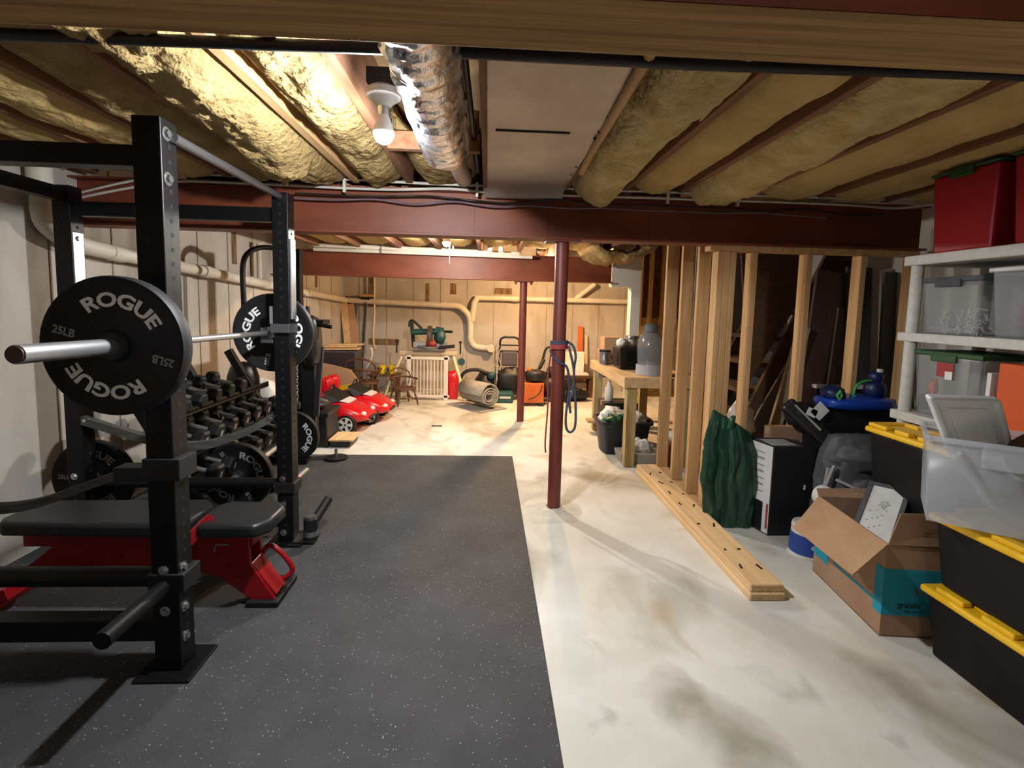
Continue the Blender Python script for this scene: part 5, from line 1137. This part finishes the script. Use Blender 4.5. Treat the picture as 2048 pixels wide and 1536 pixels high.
MB().box(.23, .47, 7.52, 7.62, .5, .72).build('tank', m_purple, t, bevel=.02)
for k in range(3): MB().tube(arcpts([(.16 + .03 * k, 7.48, .85 - .03 * k), (.1 + .04 * k, 7.46, .65), (.16 + .05 * k, 7.46, .48 - .02 * k), (.32, 7.46, .42 - .02 * k), (.46, 7.47, .5)], 5), .008, 6).build('hose', m_rug, t, smooth=60)
for x in (.2, .5): MB().lathe([(0, -.02), (.1, -.02), (.11, 0), (.1, .02), (0, .02)], 20, 'x', (x, 7.6, .11)).build('wheel', m_rubberb, t, smooth=40)
MB().cyl((.14, 7.5, .2), (.13, 7.6, .8), .014, n=8).build('lance', m_zinc, t, smooth=40)
t = thing('tool_case', 'dark teal tool case with a white strip on the floor', 'tool case', (.3, 7.2, 0))
MB().box(.12, .4, 7.15, 7.35, 0, .16).build('body', m_teal2, t, bevel=.02); MB().box(.2, .36, 7.146, 7.152, .07, .1).build('label', m_white, t)
t = thing('generator', 'orange boxy generator with black top between the two posts', 'generator', (.67, 7.0, 0))
MB().box(.52, .82, 6.95, 7.2, .05, .33).build('housing', m_orange2, t, bevel=.012); MB().tube(arcpts([(.6, 6.945, .1), (.7, 6.945, .14), (.77, 6.945, .22), (.79, 6.945, .31)], 5), .006, 6).build('cord', m_black2, t)
b = MB(); b.blob((.7, 7.08, .42), (.16, .12, .1), 6, .3, 3); b.build('engine_top', m_black2, t, smooth=180)
for x in (.56, .78): MB().box(x - .03, x + .03, 6.97, 7.18, .0, .05).build('foot', m_black2, t)
b = MB(); b.blob((.62, 7.08, .5), (.04, .04, .04)); b.build('cap', m_orange2, t, smooth=180)
t = thing('lawn_mower', 'black mower with a folded loop handle behind the near post', 'mower', (1.0, 7.5, 0))
MB().tube(arcpts([(.78, 7.4, .45), (.84, 7.45, .6), (.9, 7.5, .78), (1.0, 7.5, .8), (1.15, 7.5, .79), (1.1, 7.45, .55), (1.0, 7.4, .4)], 5), .018, 8).build('handle', m_black, t, smooth=60)
MB().cyl((.8, 7.4, .5), (.86, 7.44, .62), .03, n=10).build('grip', m_black2, t, smooth=40)
b = MB(); b.blob((1.0, 7.45, .22), (.22, .22, .16), 3, .2, 3, pw=.7); b.build('deck', m_black2, t, smooth=180)
b = MB(); b.blob((1.0, 7.42, .42), (.1, .1, .1), 4, .3, 3); b.build('engine', m_black2, t, smooth=180)
for x in (.82, 1.18): MB().lathe([(0, -.02), (.09, -.02), (.1, 0), (.09, .02), (0, .02)], 20, 'x', (x, 7.3, .1)).build('wheel', m_rubberb, t, smooth=40)
t = thing('low_desk', 'low brown wooden stand holding a white board', 'stand', (1.45, 7.9, 0))
MB().box(1.15, 1.68, 7.7, 8.05, .3, .34).build('top', m_stair, t, bevel=.004)
for x in (1.17, 1.62): MB().box(x, x + .04, 7.72, 8.0, 0, .3).build('side', m_stair, t)
tag(MB().box(1.2, 1.58, 7.98, 8.01, .345, .7).build('white_board', m_gatew, bevel=.004), 'blank white board upright on the low brown stand', 'board')
tag(MB().box(1.2, 1.62, 7.75, 7.95, .342, .37).build('white_tray', m_gatew, bevel=.004), 'white tray lying flat on the low brown stand', 'tray')
card_box('brown carton under the low stand', 1.42, 1.6, 7.8, 8.0, 0, .22)
b = MB(); b.blob((1.35, 7.45, .1), (.2, .14, .1), 5, .35, 3); tag(b.build('black_bag', m_vinyl, smooth=180), 'slumped black bag on the floor before the low stand', 'bag')
leaning('leaning_plank', 'orange plank leaning on the back wall above the low stand', 'plank', (1.56, 8.2, .01), (1.56, 8.3, 1.1), .09, .025, m_orange2)
leaning('leaning_plank', 'yellow pale plank leaning right of the orange plank', 'plank', (1.67, 8.2, .01), (1.66, 8.3, .96), .05, .025, m_lumber)

tag(MB().box(-.62, -.5, 5.7, 5.72, 0, .012).build('wood_scrap', m_stair, bevel=.002), 'small brown wood scrap lying on the far concrete floor', 'wood scrap')
